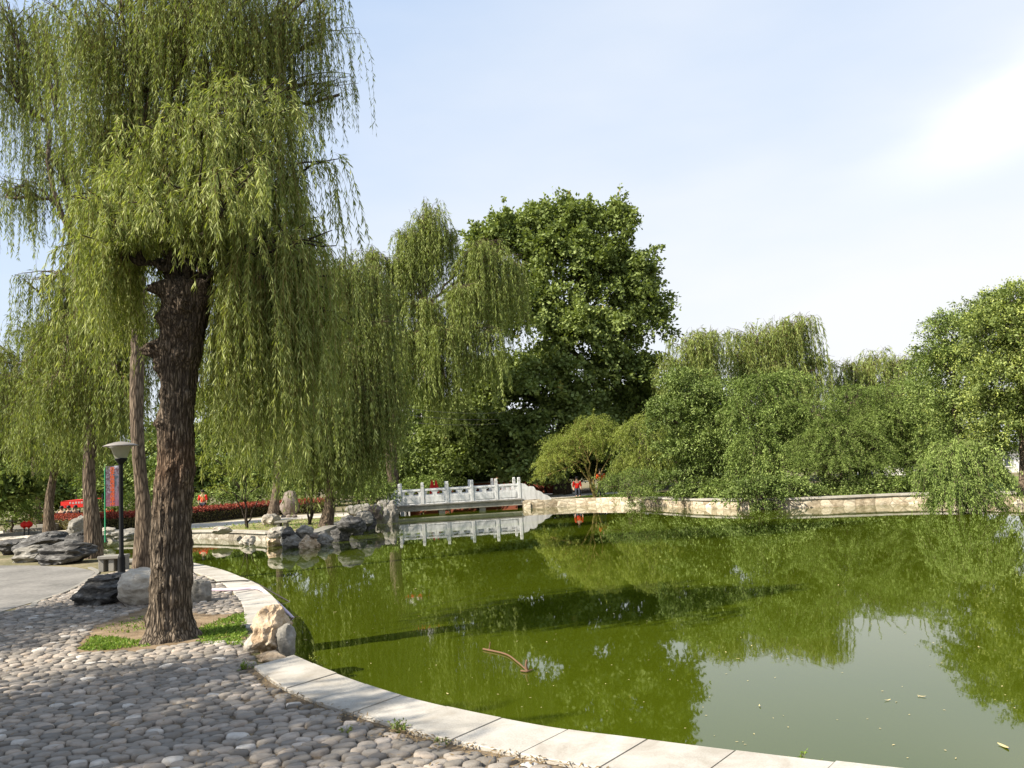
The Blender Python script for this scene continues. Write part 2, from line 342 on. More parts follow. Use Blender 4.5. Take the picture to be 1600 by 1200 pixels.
def leaf_curves(acc, rs, P, spacing, ll, lw, spread=.7, s0=.05, down=.25, up=0, base_t=None, taper=.0, jit=.0):
    n = P.shape[0]; ln = np.linalg.norm(np.diff(P, axis=1), axis=2).sum(1); cnt = np.maximum(2, (ln/spacing*(.45+1.1*rs.rand(n))).astype(int))
    idx = np.repeat(np.arange(n), cnt); s = s0+(1-s0)*rs.rand(len(idx))**(1-taper)
    p, t = along(P, idx, s); R = rs.normal(size=p.shape)
    if jit: p = p+rs.normal(size=p.shape)*jit
    D = t*(1-spread*.45)+unit(R)*spread; D[:, 2] -= down
    bt = rs.rand(n)*.5 if base_t is None else base_t
    tint = bt[idx]+rs.rand(len(idx))**1.3*.5
    add_leaves(acc, rs, p, D, ll, lw, up, tint)
def twig_curves(acc, P, r0, r1, sub=None):
    n, M_, _ = P.shape; R = np.linspace(r0, r1, M_); th = np.arange(3)/3*2*PI
    off = np.stack([np.cos(th), np.sin(th), 0*th], -1)
    V = P[:, :, None]+off[None, None]*R[None, :, None, None]
    i = (np.arange(n)*M_*3)[:, None, None]+(np.arange(M_-1)*3)[None, :, None]; j = np.arange(3)[None, None]; k = (j+1) % 3
    acc.add(V.reshape(-1, 3), np.stack([i+j, i+k, i+3+k, i+3+j], -1).reshape(-1, 4), .5)
def strands(rs, S, out, Ls, reach, rise, M_=9, sway=.05):
    n = len(S); s = np.linspace(0, 1, M_)[None]
    h = reach[:, None]*(1-np.exp(-3.5*s)); z = rise[:, None]*np.sin(PI*np.clip(s*2.4, 0, 1))-Ls[:, None]*s**1.25
    P = S[:, None]+out[:, None]*h[..., None]; P[..., 2] += z
    sw = rs.normal(size=(n, 1, 3))*np.array([1, 1, 0]); P += sw*(s**1.6)[..., None]*(sway*Ls)[:, None, None]
    ph = rs.rand(n, 1)*6.28; k = (rs.rand(n, 1)-.5)*.05*Ls[:, None]; P[..., 0] += k*np.sin(s*5+ph); P[..., 1] += k*np.cos(s*4+ph)
    return P
def path(rs, a, b, bow=.25, M_=9, wob=.04, side=None):
    a = np.asarray(a, float); b = np.asarray(b, float); d = np.linalg.norm(b-a)
    c = (a+b)/2+np.array([0, 0, bow*d])+rs.normal(size=3)*wob*d; c[:2] = c[:2]*.5+a[:2]*.5 if bow > 0 else c[:2]
    t = np.linspace(0, 1, M_)[:, None]; P = (1-t)**2*a+2*t*(1-t)*c+t*t*b
    P[1:-1] += rs.normal(size=(M_-2, 3))*wob*d*.4; return P
def trunk_mesh(acc, rs, P, R, sides=16, rough=.10, flare=.35):
    P = spline(P, 6); n = len(P); wv = np.linspace(0, 1, n)*9+rs.rand()*6; P[:, 0] += R[0]*.35*(np.sin(wv)-np.sin(wv[0])); P[:, 1] += R[0]*.3*(np.cos(wv*.8)-np.cos(wv[0]*.8)); R = np.interp(np.linspace(0, 1, n), np.linspace(0, 1, len(R)), R)
    th = np.arange(sides)/sides*2*PI; ph = rs.rand(6)*6.28
    z = np.linspace(0, 1, n)[:, None]; fl = 1+flare*np.exp(-z*14)*(1+.35*np.sin(3*th+ph[0])+.25*np.sin(5*th+ph[1]))
    rad = R[:, None]*fl*(1+rough*np.sin(2*th+ph[2]+z*9)+rough*.7*np.sin(4*th+ph[3]-z*14)+rough*.5*rs.normal(size=(n, sides)))
    V = np.stack([P[:, 0:1]+rad*np.cos(th), P[:, 1:2]+rad*np.sin(th), np.repeat(P[:, 2:3], sides, 1)], -1).reshape(-1, 3)
    i = np.arange(n-1)[:, None]*sides; j = np.arange(sides)[None]; k = (j+1) % sides
    acc.add(V, np.stack([i+j, i+k, i+sides+k, i+sides+j], -1).reshape(-1, 4), .5)
    c = len(V); top = P[-1]+np.array([0, 0, R[-1]*.4]); js = np.arange(sides); ks = (js+1) % sides
    acc.add(np.concatenate([V[-sides:], [top]]), np.stack([js, ks, np.full(sides, sides), np.full(sides, sides)], -1), .5)
def willow(name, label, base, trunk, R, lobes, leaf=('leaf_willow', .13, .018, .05), seed=1, limb_r=.4, group=None, bark='bark_far', own_trunk=None, M_=9, sub_per=26, spread=.55, twr=.004, reachk=.35, cat='willow tree', dens=1.0, clear=None):
    """trunk: list of world points; lobes: (x, y, z, r, rz, strands, Lmin, Lmax)"""
    rs = np.random.RandomState(seed); base = np.asarray(base, float)
    t = thing(name, label, cat, base, 0, group); tk = Acc(); cr = Acc(); tw = Acc()
    trunk = np.asarray(trunk, float)-base; fork = trunk[-1]
    if own_trunk is None: trunk_mesh(tk, rs, trunk, R)
    lm = M[leaf[0]]; r0 = R[-1]
    for (x, y, z, r, rz, ns, l0, l1) in lobes:
        ns = int(ns*dens); c = np.array([x, y, z])-base; end = c+np.array([0, 0, -.25*rz])
        lp = path(rs, fork+rs.normal(size=3)*r0*.3, end, .22, 11, .05)
        tube(tk, lp, np.linspace(r0*limb_r, .035, 11), 8)
        k = max(4, ns//sub_per); S = []; O = []
        for q in range(k):
            d = unit(rs.normal(size=3)); d[2] = abs(d[2])*.9+.1; d = unit(d)
            e = c+d*np.array([r, r, rz])*(.7+.4*rs.rand()); st = lp[rs.randint(5, 11)]
            sp = path(rs, st, e, .18, 8, .06); tube(tk, sp, np.linspace(.028, .006, 8), 4, cap=False)
            m_ = max(1, ns//k); tt = .3+.7*rs.rand(m_)
            xi = np.clip(tt, 0, .999)*7; ii = xi.astype(int); ff = (xi-ii)[:, None]
            pp = sp[ii]*(1-ff)+sp[ii+1]*ff+rs.normal(size=(m_, 3))*.05*r
            o = unit((pp-c)*np.array([1, 1, 0])+rs.normal(size=(m_, 3))*np.array([.45, .45, 0])*r)
            S.append(pp); O.append(o)
        S = np.concatenate(S); O = np.concatenate(O); n = len(S)
        Ls = l0+(l1-l0)*rs.rand(n)**.8; Ls *= .72+.28*np.cos(np.arctan2(O[:, 1], O[:, 0])*3+x*3)+.1*rs.rand(n)
        Ls = np.minimum(Ls, S[:, 2]+base[2]-.45)
        if clear is not None:
            k_ = (np.abs(S[:, 0]+O[:, 0]*.15-clear[0]) < clear[1]) & (S[:, 1]+O[:, 1]*.2 < .35); Ls = np.where(k_, np.minimum(Ls, np.maximum(S[:, 2]-clear[2]-.1*rs.rand(n), .12)), Ls)
        P = strands(rs, S, O, np.maximum(Ls, .12 if clear is not None else .3), reachk*r*(.4+.9*rs.rand(n)), .12*r*(.3+rs.rand(n)), M_)
        bt = .1+.35*rs.rand(n)
        leaf_curves(cr, rs, P, leaf[3], leaf[1], leaf[2], spread, .04, .2, 0, bt)
        twig_curves(tw, P, twr, twr*.4)
    if own_trunk is not None:
        own_trunk(t); tk.obj('limb', M['bark_dark'], t, True)
    else: tk.obj('trunk', M[bark], t, True)
    c = cr.obj('crown', lm, t); tw.obj('twig', M['twig'], t); return t
def auto_lobes(rs, c, R, H, n, r, ns, l0, l1):
    out = []
    for i in range(n):
        a = rs.rand()*2*PI; q = math.sqrt(rs.rand()); u = 1-.55*q+(.3*(rs.rand()-.5))
        out.append((c[0]+R*q*math.cos(a), c[1]+R*q*math.sin(a), c[2]+H*(u-.5), r*(.75+.5*rs.rand()), r*.8*(.75+.5*rs.rand()), ns, l0, l1))
    return out
def leafy(name, label, base, trunk, R, lobes, leaf, seed=1, spacing=.06, shoots=1.0, droop=.15, spread=.8, up=.5, down=.0, jit=.05, group=None, bark='bark_far', cat='tree', s_in=.3, spikes=0, spike_len=1.0, spike_box=None, bud=None, stems=None, M_=6):
    """lobes: (x, y, z, rx, ry, rz, shoots)"""
    rs = np.random.RandomState(seed); base = np.asarray(base, float); t = thing(name, label, cat, base, 0, group)
    tk = Acc(); cr = Acc(); bd = Acc(); trunk = np.asarray(trunk, float)-base; trunk_mesh(tk, rs, trunk, R, 10); fork = trunk[-1]
    if stems:
        for e in stems:
            tube(tk, path(rs, trunk[0], np.asarray(e)-base, .1, 9, .05), np.linspace(R[0]*.7, .015, 9), 6)
    for (x, y, z, rx, ry, rz, ns) in lobes:
        c = np.array([x, y, z])-base; ns = int(ns*shoots); lp = path(rs, fork, c, .1, 8, .05); tube(tk, lp, np.linspace(R[-1]*.55, .03, 8), 6)
        d = unit(rs.normal(size=(ns, 3))); d[:, 2] = np.where(d[:, 2] < -.35, -d[:, 2], d[:, 2]); r3 = np.array([rx, ry, rz])
        wob = np.array([noise.noise(Vector(tuple(v*2.4+seed+x))) for v in d])*.75
        e = c+d*r3*(.82+.25*rs.rand(ns)+wob)[:, None]; st = c+d*r3*(s_in*(.6+.8*rs.rand(ns)))[:, None]+rs.normal(size=(ns, 3))*r3*.12
        s = np.linspace(0, 1, M_)[None, :, None]; P = st[:, None]*(1-s)+e[:, None]*s
        ln = np.linalg.norm(e-st, axis=1)[:, None]; P[..., 2] += ln*(.12*np.sin(PI*s[..., 0])-droop*s[..., 0]**2)
        leaf_curves(cr, rs, P, spacing, leaf[1], leaf[2], spread, .15, down, up, np.clip(rs.uniform(-.04, .24)+.32*rs.rand(ns), 0, 1), .35, jit)
        twig_curves(tk, P[::3], .012, .004)
        if bud:
            k = rs.rand(ns) < bud; q = P[k][:, -1]
            if len(q):
                q = np.repeat(q, 22, 0)+rs.normal(size=(len(q)*22, 3))*leaf[1]*.9; add_leaves(bd, rs, q, rs.normal(size=q.shape)+[0, 0, .8], leaf[1]*.7, leaf[2]*.8, .4)
    if spikes:
        S = []
        for q in range(spikes):
            l = lobes[rs.randint(len(lobes))]; a = rs.rand()*2*PI; e = .25+rs.rand()*1.2
            d = np.array([math.cos(a)*math.cos(e), math.sin(a)*math.cos(e), math.sin(e)]); p = np.array(l[:3])+d*np.array(l[3:6])*.8-base
            S.append((p, d))
        p = np.array([a for a, _ in S]); d = unit(np.array([b for _, b in S])*[1, 1, .8]+[0, 0, .35]); ln = spike_len*(.5+.9*rs.rand(len(S)))
        s = np.linspace(0, 1, 7)[None, :, None]; P = p[:, None]+d[:, None]*s*ln[:, None, None]; P[..., 2] -= (s[..., 0]**2)*ln[:, None]*droop
        leaf_curves(cr, rs, P, spacing*.5, leaf[1]*.9, leaf[2], spread*.8, 0, 0, up, .3+.3*rs.rand(len(S)), 0, jit*.4); twig_curves(tk, P, .012, .005)
    tk.obj('trunk', M[bark], t, True); cr.obj('crown', M[leaf[0]], t)
    if bd.n: bd.obj('blossom', M['leaf_bud'], t)
    return t
# ------------------------------------------------------------------ pond outline
near_px = [(1900,1262),(1600,1236),(1280,1200),(1000,1164),(835,1141),(647,1100),(531,1062),(456,1029),(446,1000),(440,965),(430,942),(407,920),(382,907),(345,892),(300,881),(255,876),(210,872)]
near = np.array([gz(*p)[:2] for p in near_px]); near = spline(near, 5)
left = np.array([gz(*p)[:2] for p in [(165,869),(135,862),(120,852)]])
farl = np.array([gz(x, y, 0)[:2] for x, y in [(140,849),(175,846),(302,842),(360,843),(417,846),(460,849),(495,848),(540,829),(596,809),(622,805)]])
behind = np.array([(-7.5,50),(-9,58),(-2,62),(4,58),(1.5,49)], float)
farr = np.array([gz(x, y, 0)[:2] for x, y in [(818,794.5),(915,790),(1005,789.5),(1100,794),(1206,794.7),(1300,792),(1403,788),(1500,786),(1572,787),(1700,792)]])
right = np.array([(30,24),(34,12),(30,3),(22,0),(14,.2)], float)
farl = spline(farl, 6); farr = spline(farr, 6)
POND = np.concatenate([near, left, farl, behind, farr, right])
def poly_sheet(name, loops, z, mat, kind='structure'):
    bm = bmesh.new()
    es = []
    for lp in loops:
        vs_ = [bm.verts.new((p[0], p[1], z)) for p in lp]; es += [bm.edges.new((vs_[i], vs_[(i+1) % len(vs_)])) for i in range(len(vs_))]
    bmesh.ops.triangle_fill(bm, use_beauty=True, use_dissolve=False, edges=es, normal=(0,0,1))
    for f in bm.faces:
        if f.normal.z < 0: f.normal_flip()
    me = bpy.data.meshes.new(name); bm.to_mesh(me); bm.free(); me.materials.append(mat); o = bpy.data.objects.new(name, me); COL.objects.link(o)
    if kind: o['kind'] = kind
    return o
poly_sheet('ground', [[(-900,-300),(900,-300),(900,1500),(-900,1500)], POND], GZ, M['ground'])
wp = []
cen = POND.mean(0)
for i in range(len(POND)):
    a, b, c = POND[i-1], POND[i], POND[(i+1) % len(POND)]; d = c-a; nn = np.array([d[1], -d[0]]); nn = nn/(np.linalg.norm(nn)+1e-9)
    wp.append(b-nn*0)
poly_sheet('pond_water', [POND], 0.0, M['water'])
# side skirts of the pond below ground level
def skirt(acc, P, z0, z1, thick=.35, closed=False, jag=0, rs=None, seg=None):
    """a solid band along P; land side is to the left of the travel direction when thick > 0"""
    P = np.asarray(P, float); d = np.gradient(P, axis=0); nn = unit(np.stack([-d[:, 1], d[:, 0]], -1)); Q = P+nn*thick; n = len(P)
    zt = np.full(n, z1)
    if jag: zt = zt+rs.normal(size=n)*jag
    V = np.concatenate([np.c_[P, np.full(n, z0)], np.c_[P, zt], np.c_[Q, zt], np.c_[Q, np.full(n, z0)]]); Fs = []
    for i in range(n-1):
        for a, b in ((0, 1), (1, 2), (2, 3)): Fs.append([a*n+i, b*n+i, b*n+i+1, a*n+i+1])
    Fs += [[0, n, 2*n, 3*n], [n-1, 4*n-1, 3*n-1, 2*n-1]]
    acc.add(V, Fs)
def wander(P, k=4): return spline(P, k)
# orientation: POND runs near(right->left) so the land lies to the left of travel for 'near'
# near retaining wall below the coping
t = thing('pond_coping', 'pale granite coping slabs curving along the near pond edge beside the cobbles', 'coping', (near[20][0], near[20][1], 0))
b0 = np.array(t.location)
outer_px = [(1900,1330),(1500,1285),(1100,1236),(887,1200),(760,1175),(662,1154),(610,1137),(501,1104),(437,1076),(397,1046)]
oA = spline([gz(*p)[:2] for p in outer_px], 8); iA = spline([gz(*p)[:2] for p in near_px[:8]], 8)
def resample(P, n):
    s = np.r_[0, np.cumsum(np.linalg.norm(np.diff(P, axis=0), axis=1))]; u = np.linspace(0, s[-1], n); return np.stack([np.interp(u, s, P[:, k]) for k in range(2)], -1)
def slabs(iP, oP, nsl, per, parent, ztop, name='slab', gap=.006, mat='coping', thick=.11, over=.03):
    I = resample(iP, nsl*per+1); O = resample(oP, nsl*per+1); rs = np.random.RandomState(5)
    for k in range(nsl):
        a = Acc(); i_ = I[k*per:(k+1)*per+1].copy(); o_ = O[k*per:(k+1)*per+1].copy()
        i_[0] += unit(i_[1]-i_[0])*gap; o_[0] += unit(o_[1]-o_[0])*gap; i_[-1] -= unit(i_[-1]-i_[-2])*gap; o_[-1] -= unit(o_[-1]-o_[-2])*gap
        w = unit(i_-o_); ii = i_+w*over; n = per+1; z1 = ztop+rs.normal()*.003; b = .008
        ring = [np.c_[ii, np.full(n, z1-thick)], np.c_[ii, np.full(n, z1-b)], np.c_[ii-w*b, np.full(n, z1)], np.c_[o_+w*b, np.full(n, z1)], np.c_[o_, np.full(n, z1-b)], np.c_[o_, np.full(n, z1-thick)]]
        V = np.concatenate(ring)-b0*np.array([1,1,0]); Fs = []
        for q in range(per):
            for r in range(5): Fs.append([r*n+q, (r+1)*n+q, (r+1)*n+q+1, r*n+q+1])
        Fs += [[0, n, 2*n, 3*n], [0, 3*n, 4*n, 5*n], [n-1, 4*n-1, 3*n-1, 2*n-1], [n-1, 6*n-1, 5*n-1, 4*n-1]]
        Fs = [f[::-1] for f in Fs]
        a.add(V, Fs, .3+.7*rs.rand()); a.obj(name, M[mat], parent)
slabs(iA, oA, 13, 4, t, GZ+.035)
a = Acc(); skirt(a, near-b0[:2], -.5, GZ-.09, .3); a.obj('retaining_wall', M['wall_dim'], t)
outB_px = [(384,985),(382,970),(380,950),(367,930),(345,912),(305,896),(262,884),(215,879)]
inB_px = [(441,985),(440,965),(430,942),(407,920),(382,907),(345,892),(300,881),(255,876),(210,872)]
t2 = thing('pond_coping', 'coping slabs past the tan rock, carrying the pink hose', 'coping', b0)
slabs(spline([gz(*p)[:2] for p in inB_px], 6), spline([gz(*p)[:2] for p in outB_px], 6), 7, 4, t2, GZ+.03)
# far walls
def wall(name, label, P, z1, thick, mat, cap=None, seed=1, base_bumps=0):
    rs = np.random.RandomState(seed); P = np.asarray(P, float); tt = thing(name, label, 'retaining wall', (P[0][0], P[0][1], 0)); o = P[0]
    # a slightly irregular face
    Pj = P+rs.normal(size=P.shape)*.008; a = Acc(); skirt(a, Pj-o, -.5, z1, thick); a.obj('wall_face', M[mat], tt)
    if cap:
        a = Acc(); d = np.gradient(P, axis=0); nn = unit(np.stack([-d[:, 1], d[:, 0]], -1))*np.sign(thick)
        Q = P-nn*.06-o; n = len(Q)
        W = nn*.5; V = []
        for off, z in ((0*nn, z1+.004), (0*nn, z1+.075), (W, z1+.075), (W, z1+.004)): V.append(np.c_[Q+off, np.full(n, z)])
        Fs = []
        for i in range(n-1):
            for k in range(4): Fs.append([k*n+i, ((k+1) % 4)*n+i, ((k+1) % 4)*n+i+1, k*n+i+1])
        Fs += [[0, n, 2*n, 3*n], [n-1, 4*n-1, 3*n-1, 2*n-1]]
        a.add(np.concatenate(V), Fs); a.obj('wall_cap', M[cap], tt)
    return tt
wall('retaining_wall', 'sunlit rubble wall with a thin cap under the right bank shrubs', farr[12:], GZ+.02, .4, 'wall', 'coping', 3)
wall('retaining_wall', 'tan rubble wall between the white bridge and the feathery shrub', farr[:13], GZ+.09, .4, 'wall', None, 4)
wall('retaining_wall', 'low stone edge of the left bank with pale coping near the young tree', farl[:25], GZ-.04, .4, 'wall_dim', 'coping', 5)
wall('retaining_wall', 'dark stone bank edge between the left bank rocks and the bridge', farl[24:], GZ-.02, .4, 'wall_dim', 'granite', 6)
wall('retaining_wall', 'shaded stone edge of the pond seen beneath the bridge deck', np.concatenate([farl[-1:], behind, farr[:1]]), GZ-.02, .4, 'wall', None, 7)
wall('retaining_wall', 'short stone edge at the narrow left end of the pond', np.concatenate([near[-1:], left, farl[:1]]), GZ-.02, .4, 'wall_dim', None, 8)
# ------------------------------------------------------------------ surfaces on the land
def px_poly(pts, z=GZ): return [tuple(gz(x, y, z)[:2]) for x, y in pts]
BED = [(112,1022),(150,978),(232,950),(330,962),(380,960),(384,1003),(300,1008),(215,1020)]
cob_px = [(-900,1010),(-300,985),(0,962),(60,943),(110,925),(148,902),(200,892),(262,886),(305,898),(345,914),(367,932),(380,952),(383,985),(384,1000),(395,1046)]
outl = [tuple(p) for p in resample(oA[::-1], 26)]
COB = px_poly(cob_px)+outl+[(12,-3),(-9,-3)]
poly_sheet('cobble_bed', [COB], GZ+.004, M['joint'])
poly_sheet('grey_path', [px_poly([(-900,1004),(-300,979),(0,957),(60,939),(108,921),(140,903),(150,893),(120,887),(60,884),(0,884),(-500,886),(-1200,900)])], GZ+.008, M['asphalt'])
poly_sheet('planting_bed', [px_poly(BED)], GZ+.014, M['dirt'])
poly_sheet('pale_path', [px_poly([(-200,832),(0,830),(120,826),(230,821),(330,817),(420,808),(500,803),(560,800),(560,806),(500,809),(430,813),(330,826),(230,829),(120,834),(0,840),(-200,845)])], GZ+.004, M['palepath'])
poly_sheet('lawn', [px_poly([(240,828),(330,825),(400,818),(470,813),(535,808),(542,811),(522,820),(496,829),(420,829),(340,828)])], GZ+.008, M['dry_lawn'])
poly_sheet('lawn', [px_poly([(1330,752),(1480,747),(1700,742),(2100,735),(2300,760),(1900,778),(1580,772),(1440,772)])], GZ+.008, M['lawn'])
poly_sheet('pale_path', [px_poly([(818,779),(845,775),(940,770),(1010,766),(1010,770),(930,774.5),(900,776.5),(830,782)])], GZ+.012, M['palepath'])
poly_sheet('lawn', [px_poly([(895,778.3),(930,775),(985,773),(1030,773),(1003,777.5),(940,777.8)])], GZ+.016, M['lawn'])
poly_sheet('pale_path', [px_poly([(1330,738),(1700,728),(2300,718),(2300,726),(1700,736),(1330,744)])], GZ+.004, M['palepath'])
# kerb between the grey path and the cobbles
t = thing('path_kerb', 'thin pale kerb between the smooth grey path and the cobbles', 'kerb', gz(60, 941)); o = np.array(t.location)
K = spline([gz(*p) for p in [(-400,987),(0,960),(60,941),(109,923),(144,903),(152,894),(140,888)]], 8)-o
a = Acc(); d = np.gradient(K[:, :2], axis=0); nn = unit(np.stack([-d[:, 1], d[:, 0]], -1)); n = len(K)
V = np.concatenate([np.c_[K[:, :2]-nn*.04, np.full(n, 0)], np.c_[K[:, :2]-nn*.04, np.full(n, .03)], np.c_[K[:, :2]+nn*.04, np.full(n, .03)], np.c_[K[:, :2]+nn*.04, np.full(n, 0)]])
a.add(V, [[k*n+i, (k+1)*n+i, (k+1)*n+i+1, k*n+i+1] for i in range(n-1) for k in range(3)]); a.obj('kerb_stone', M['granite'], t)
# ---- cobbles: packed river stones
from mathutils import kdtree
def inside(P, poly):
    P = np.asarray(P); poly = np.asarray(poly); x, y = P[:, 0], P[:, 1]; r = np.zeros(len(P), bool); n = len(poly); j = n-1
    for i in range(n):
        xi, yi = poly[i]; xj, yj = poly[j]
        c = ((yi > y) != (yj > y)) & (x < (xj-xi)*(y-yi)/(yj-yi+1e-12)+xi); r ^= c; j = i
    return r
rs = np.random.RandomState(11)
BEDW = px_poly(BED)
def cobbles():
    sx, sy = .128, .086
    # rows follow a slightly turned frame so that the long axes lie across the view
    ang = math.radians(8); ca, sa = math.cos(ang), math.sin(ang)
    gx, gy_ = np.meshgrid(np.arange(-115, 95), np.arange(0, 225)); g_ = np.stack([(gx+.5*(gy_ % 2))*sx, gy_*sy], -1).reshape(-1, 2).astype(float)
    g_ += rs.normal(size=g_.shape)*[sx*.34, sy*.34]; g_[:, 1] += 1.8
    A = np.array([[ca, -sa], [sa, ca]]); W = g_@A.T
    # keep only what the photograph could show
    def proj(W):
        d = np.c_[W, np.full(len(W), GZ)]-CAM; z = d@FWD; return 800+F_PX*(d@RIGHT)/np.maximum(z, .1), 600-F_PX*(d@UP)/np.maximum(z, .1), z
    u, v_, z = proj(W); k = (z > 1) & (u > -260) & (u < 1500) & (v_ < 1420) & (W[:, 1] < 21); g_ = g_[k]
    st = np.array([1/sx, 1/sy])*.13; Q = g_*st
    for it in range(2):        # relax towards even spacing
        kd = kdtree.KDTree(len(Q))
        for i, q in enumerate(Q): kd.insert((q[0], q[1], 0), i)
        kd.balance(); N2 = Q.copy()
        for i, q in enumerate(Q):
            f = np.zeros(2)
            for co, j, dd in kd.find_n((q[0], q[1], 0), 7):
                if j != i and dd < .14: f += (q-Q[j])/(dd+1e-6)*(.14-dd)
            N2[i] = q+f*.26
        Q = N2
    kd = kdtree.KDTree(len(Q))
    for i, q in enumerate(Q): kd.insert((q[0], q[1], 0), i)
    kd.balance(); Wp = (Q/st)@A.T; ok = inside(Wp, COB) & ~inside(Wp, BEDW)
    acc = Acc(); K = 12; th = np.arange(K)/K*2*PI; dirs = np.stack([np.cos(th), np.sin(th)], -1)
    near_d = np.linalg.norm(Wp, axis=1); obed = np.asarray(outl)
    ids = np.where(ok)[0]; VV = []; TT = []
    dead = set(ids[rs.rand(len(ids)) < .012])
    cb = np.array(resample(oA, 120))
    for i in ids:
        p = Q[i]
        if i in dead: continue
        wpi = Wp[i]; dm = np.min(np.linalg.norm(cb-wpi, axis=1))
        if dm < .05+.07*rs.rand(): continue
        R = np.full(K, .095)
        for co, j, dd in kd.find_n((p[0], p[1], 0), 10):
            if j == i or dd < 1e-6: continue
            e = (Q[j]-p)/dd; c = dirs@e; lim = np.where(c > .05, (dd*.5*rs.uniform(.93, 1.04))/np.maximum(c, .05), 9); R = np.minimum(R, lim)
        R = (1.6*R+np.roll(R, 1)+np.roll(R, -1)+.3*R.mean())/3.9*.95*rs.uniform(.84, 1.05)*(1+.05*rs.normal(size=K))
        pts = (dirs*R[:, None])/st; ho = rs.uniform(.016, .034)*min(1, R.mean()/.055)
        tl = rs.normal(size=2)*.07
        rings = []
        for rr, hh in ((1.0, -.016), (.985, .38*ho), (.86, .80*ho), (.52, .98*ho)):
            q = pts*rr; rings.append(np.c_[(q)@A.T+wpi, hh+GZ+.008+(q@tl)*(hh > 0)])
        VV.append(np.concatenate(rings+[np.array([[wpi[0], wpi[1], GZ+.004+ho]])]))
        TT.append(rs.beta(2.0, 2.6) if rs.rand() > .03 else .97)
    n = len(VV); V = np.concatenate(VV); per = 4*K+1; F1 = []
    for r in range(3):
        for k in range(K): F1.append([r*K+k, r*K+(k+1) % K, (r+1)*K+(k+1) % K, (r+1)*K+k])
    for k in range(K): F1.append([3*K+k, 3*K+(k+1) % K, 4*K, 4*K])
    F1 = np.array(F1); Fa = (F1[None]+(np.arange(n)*per)[:, None, None]).reshape(-1, 4)
    acc.add(V, Fa, np.repeat(TT, len(F1))); print('cobbles', n)
    structure(acc.obj('cobblestone_paving', M['cobble'], None, True))
cobbles()
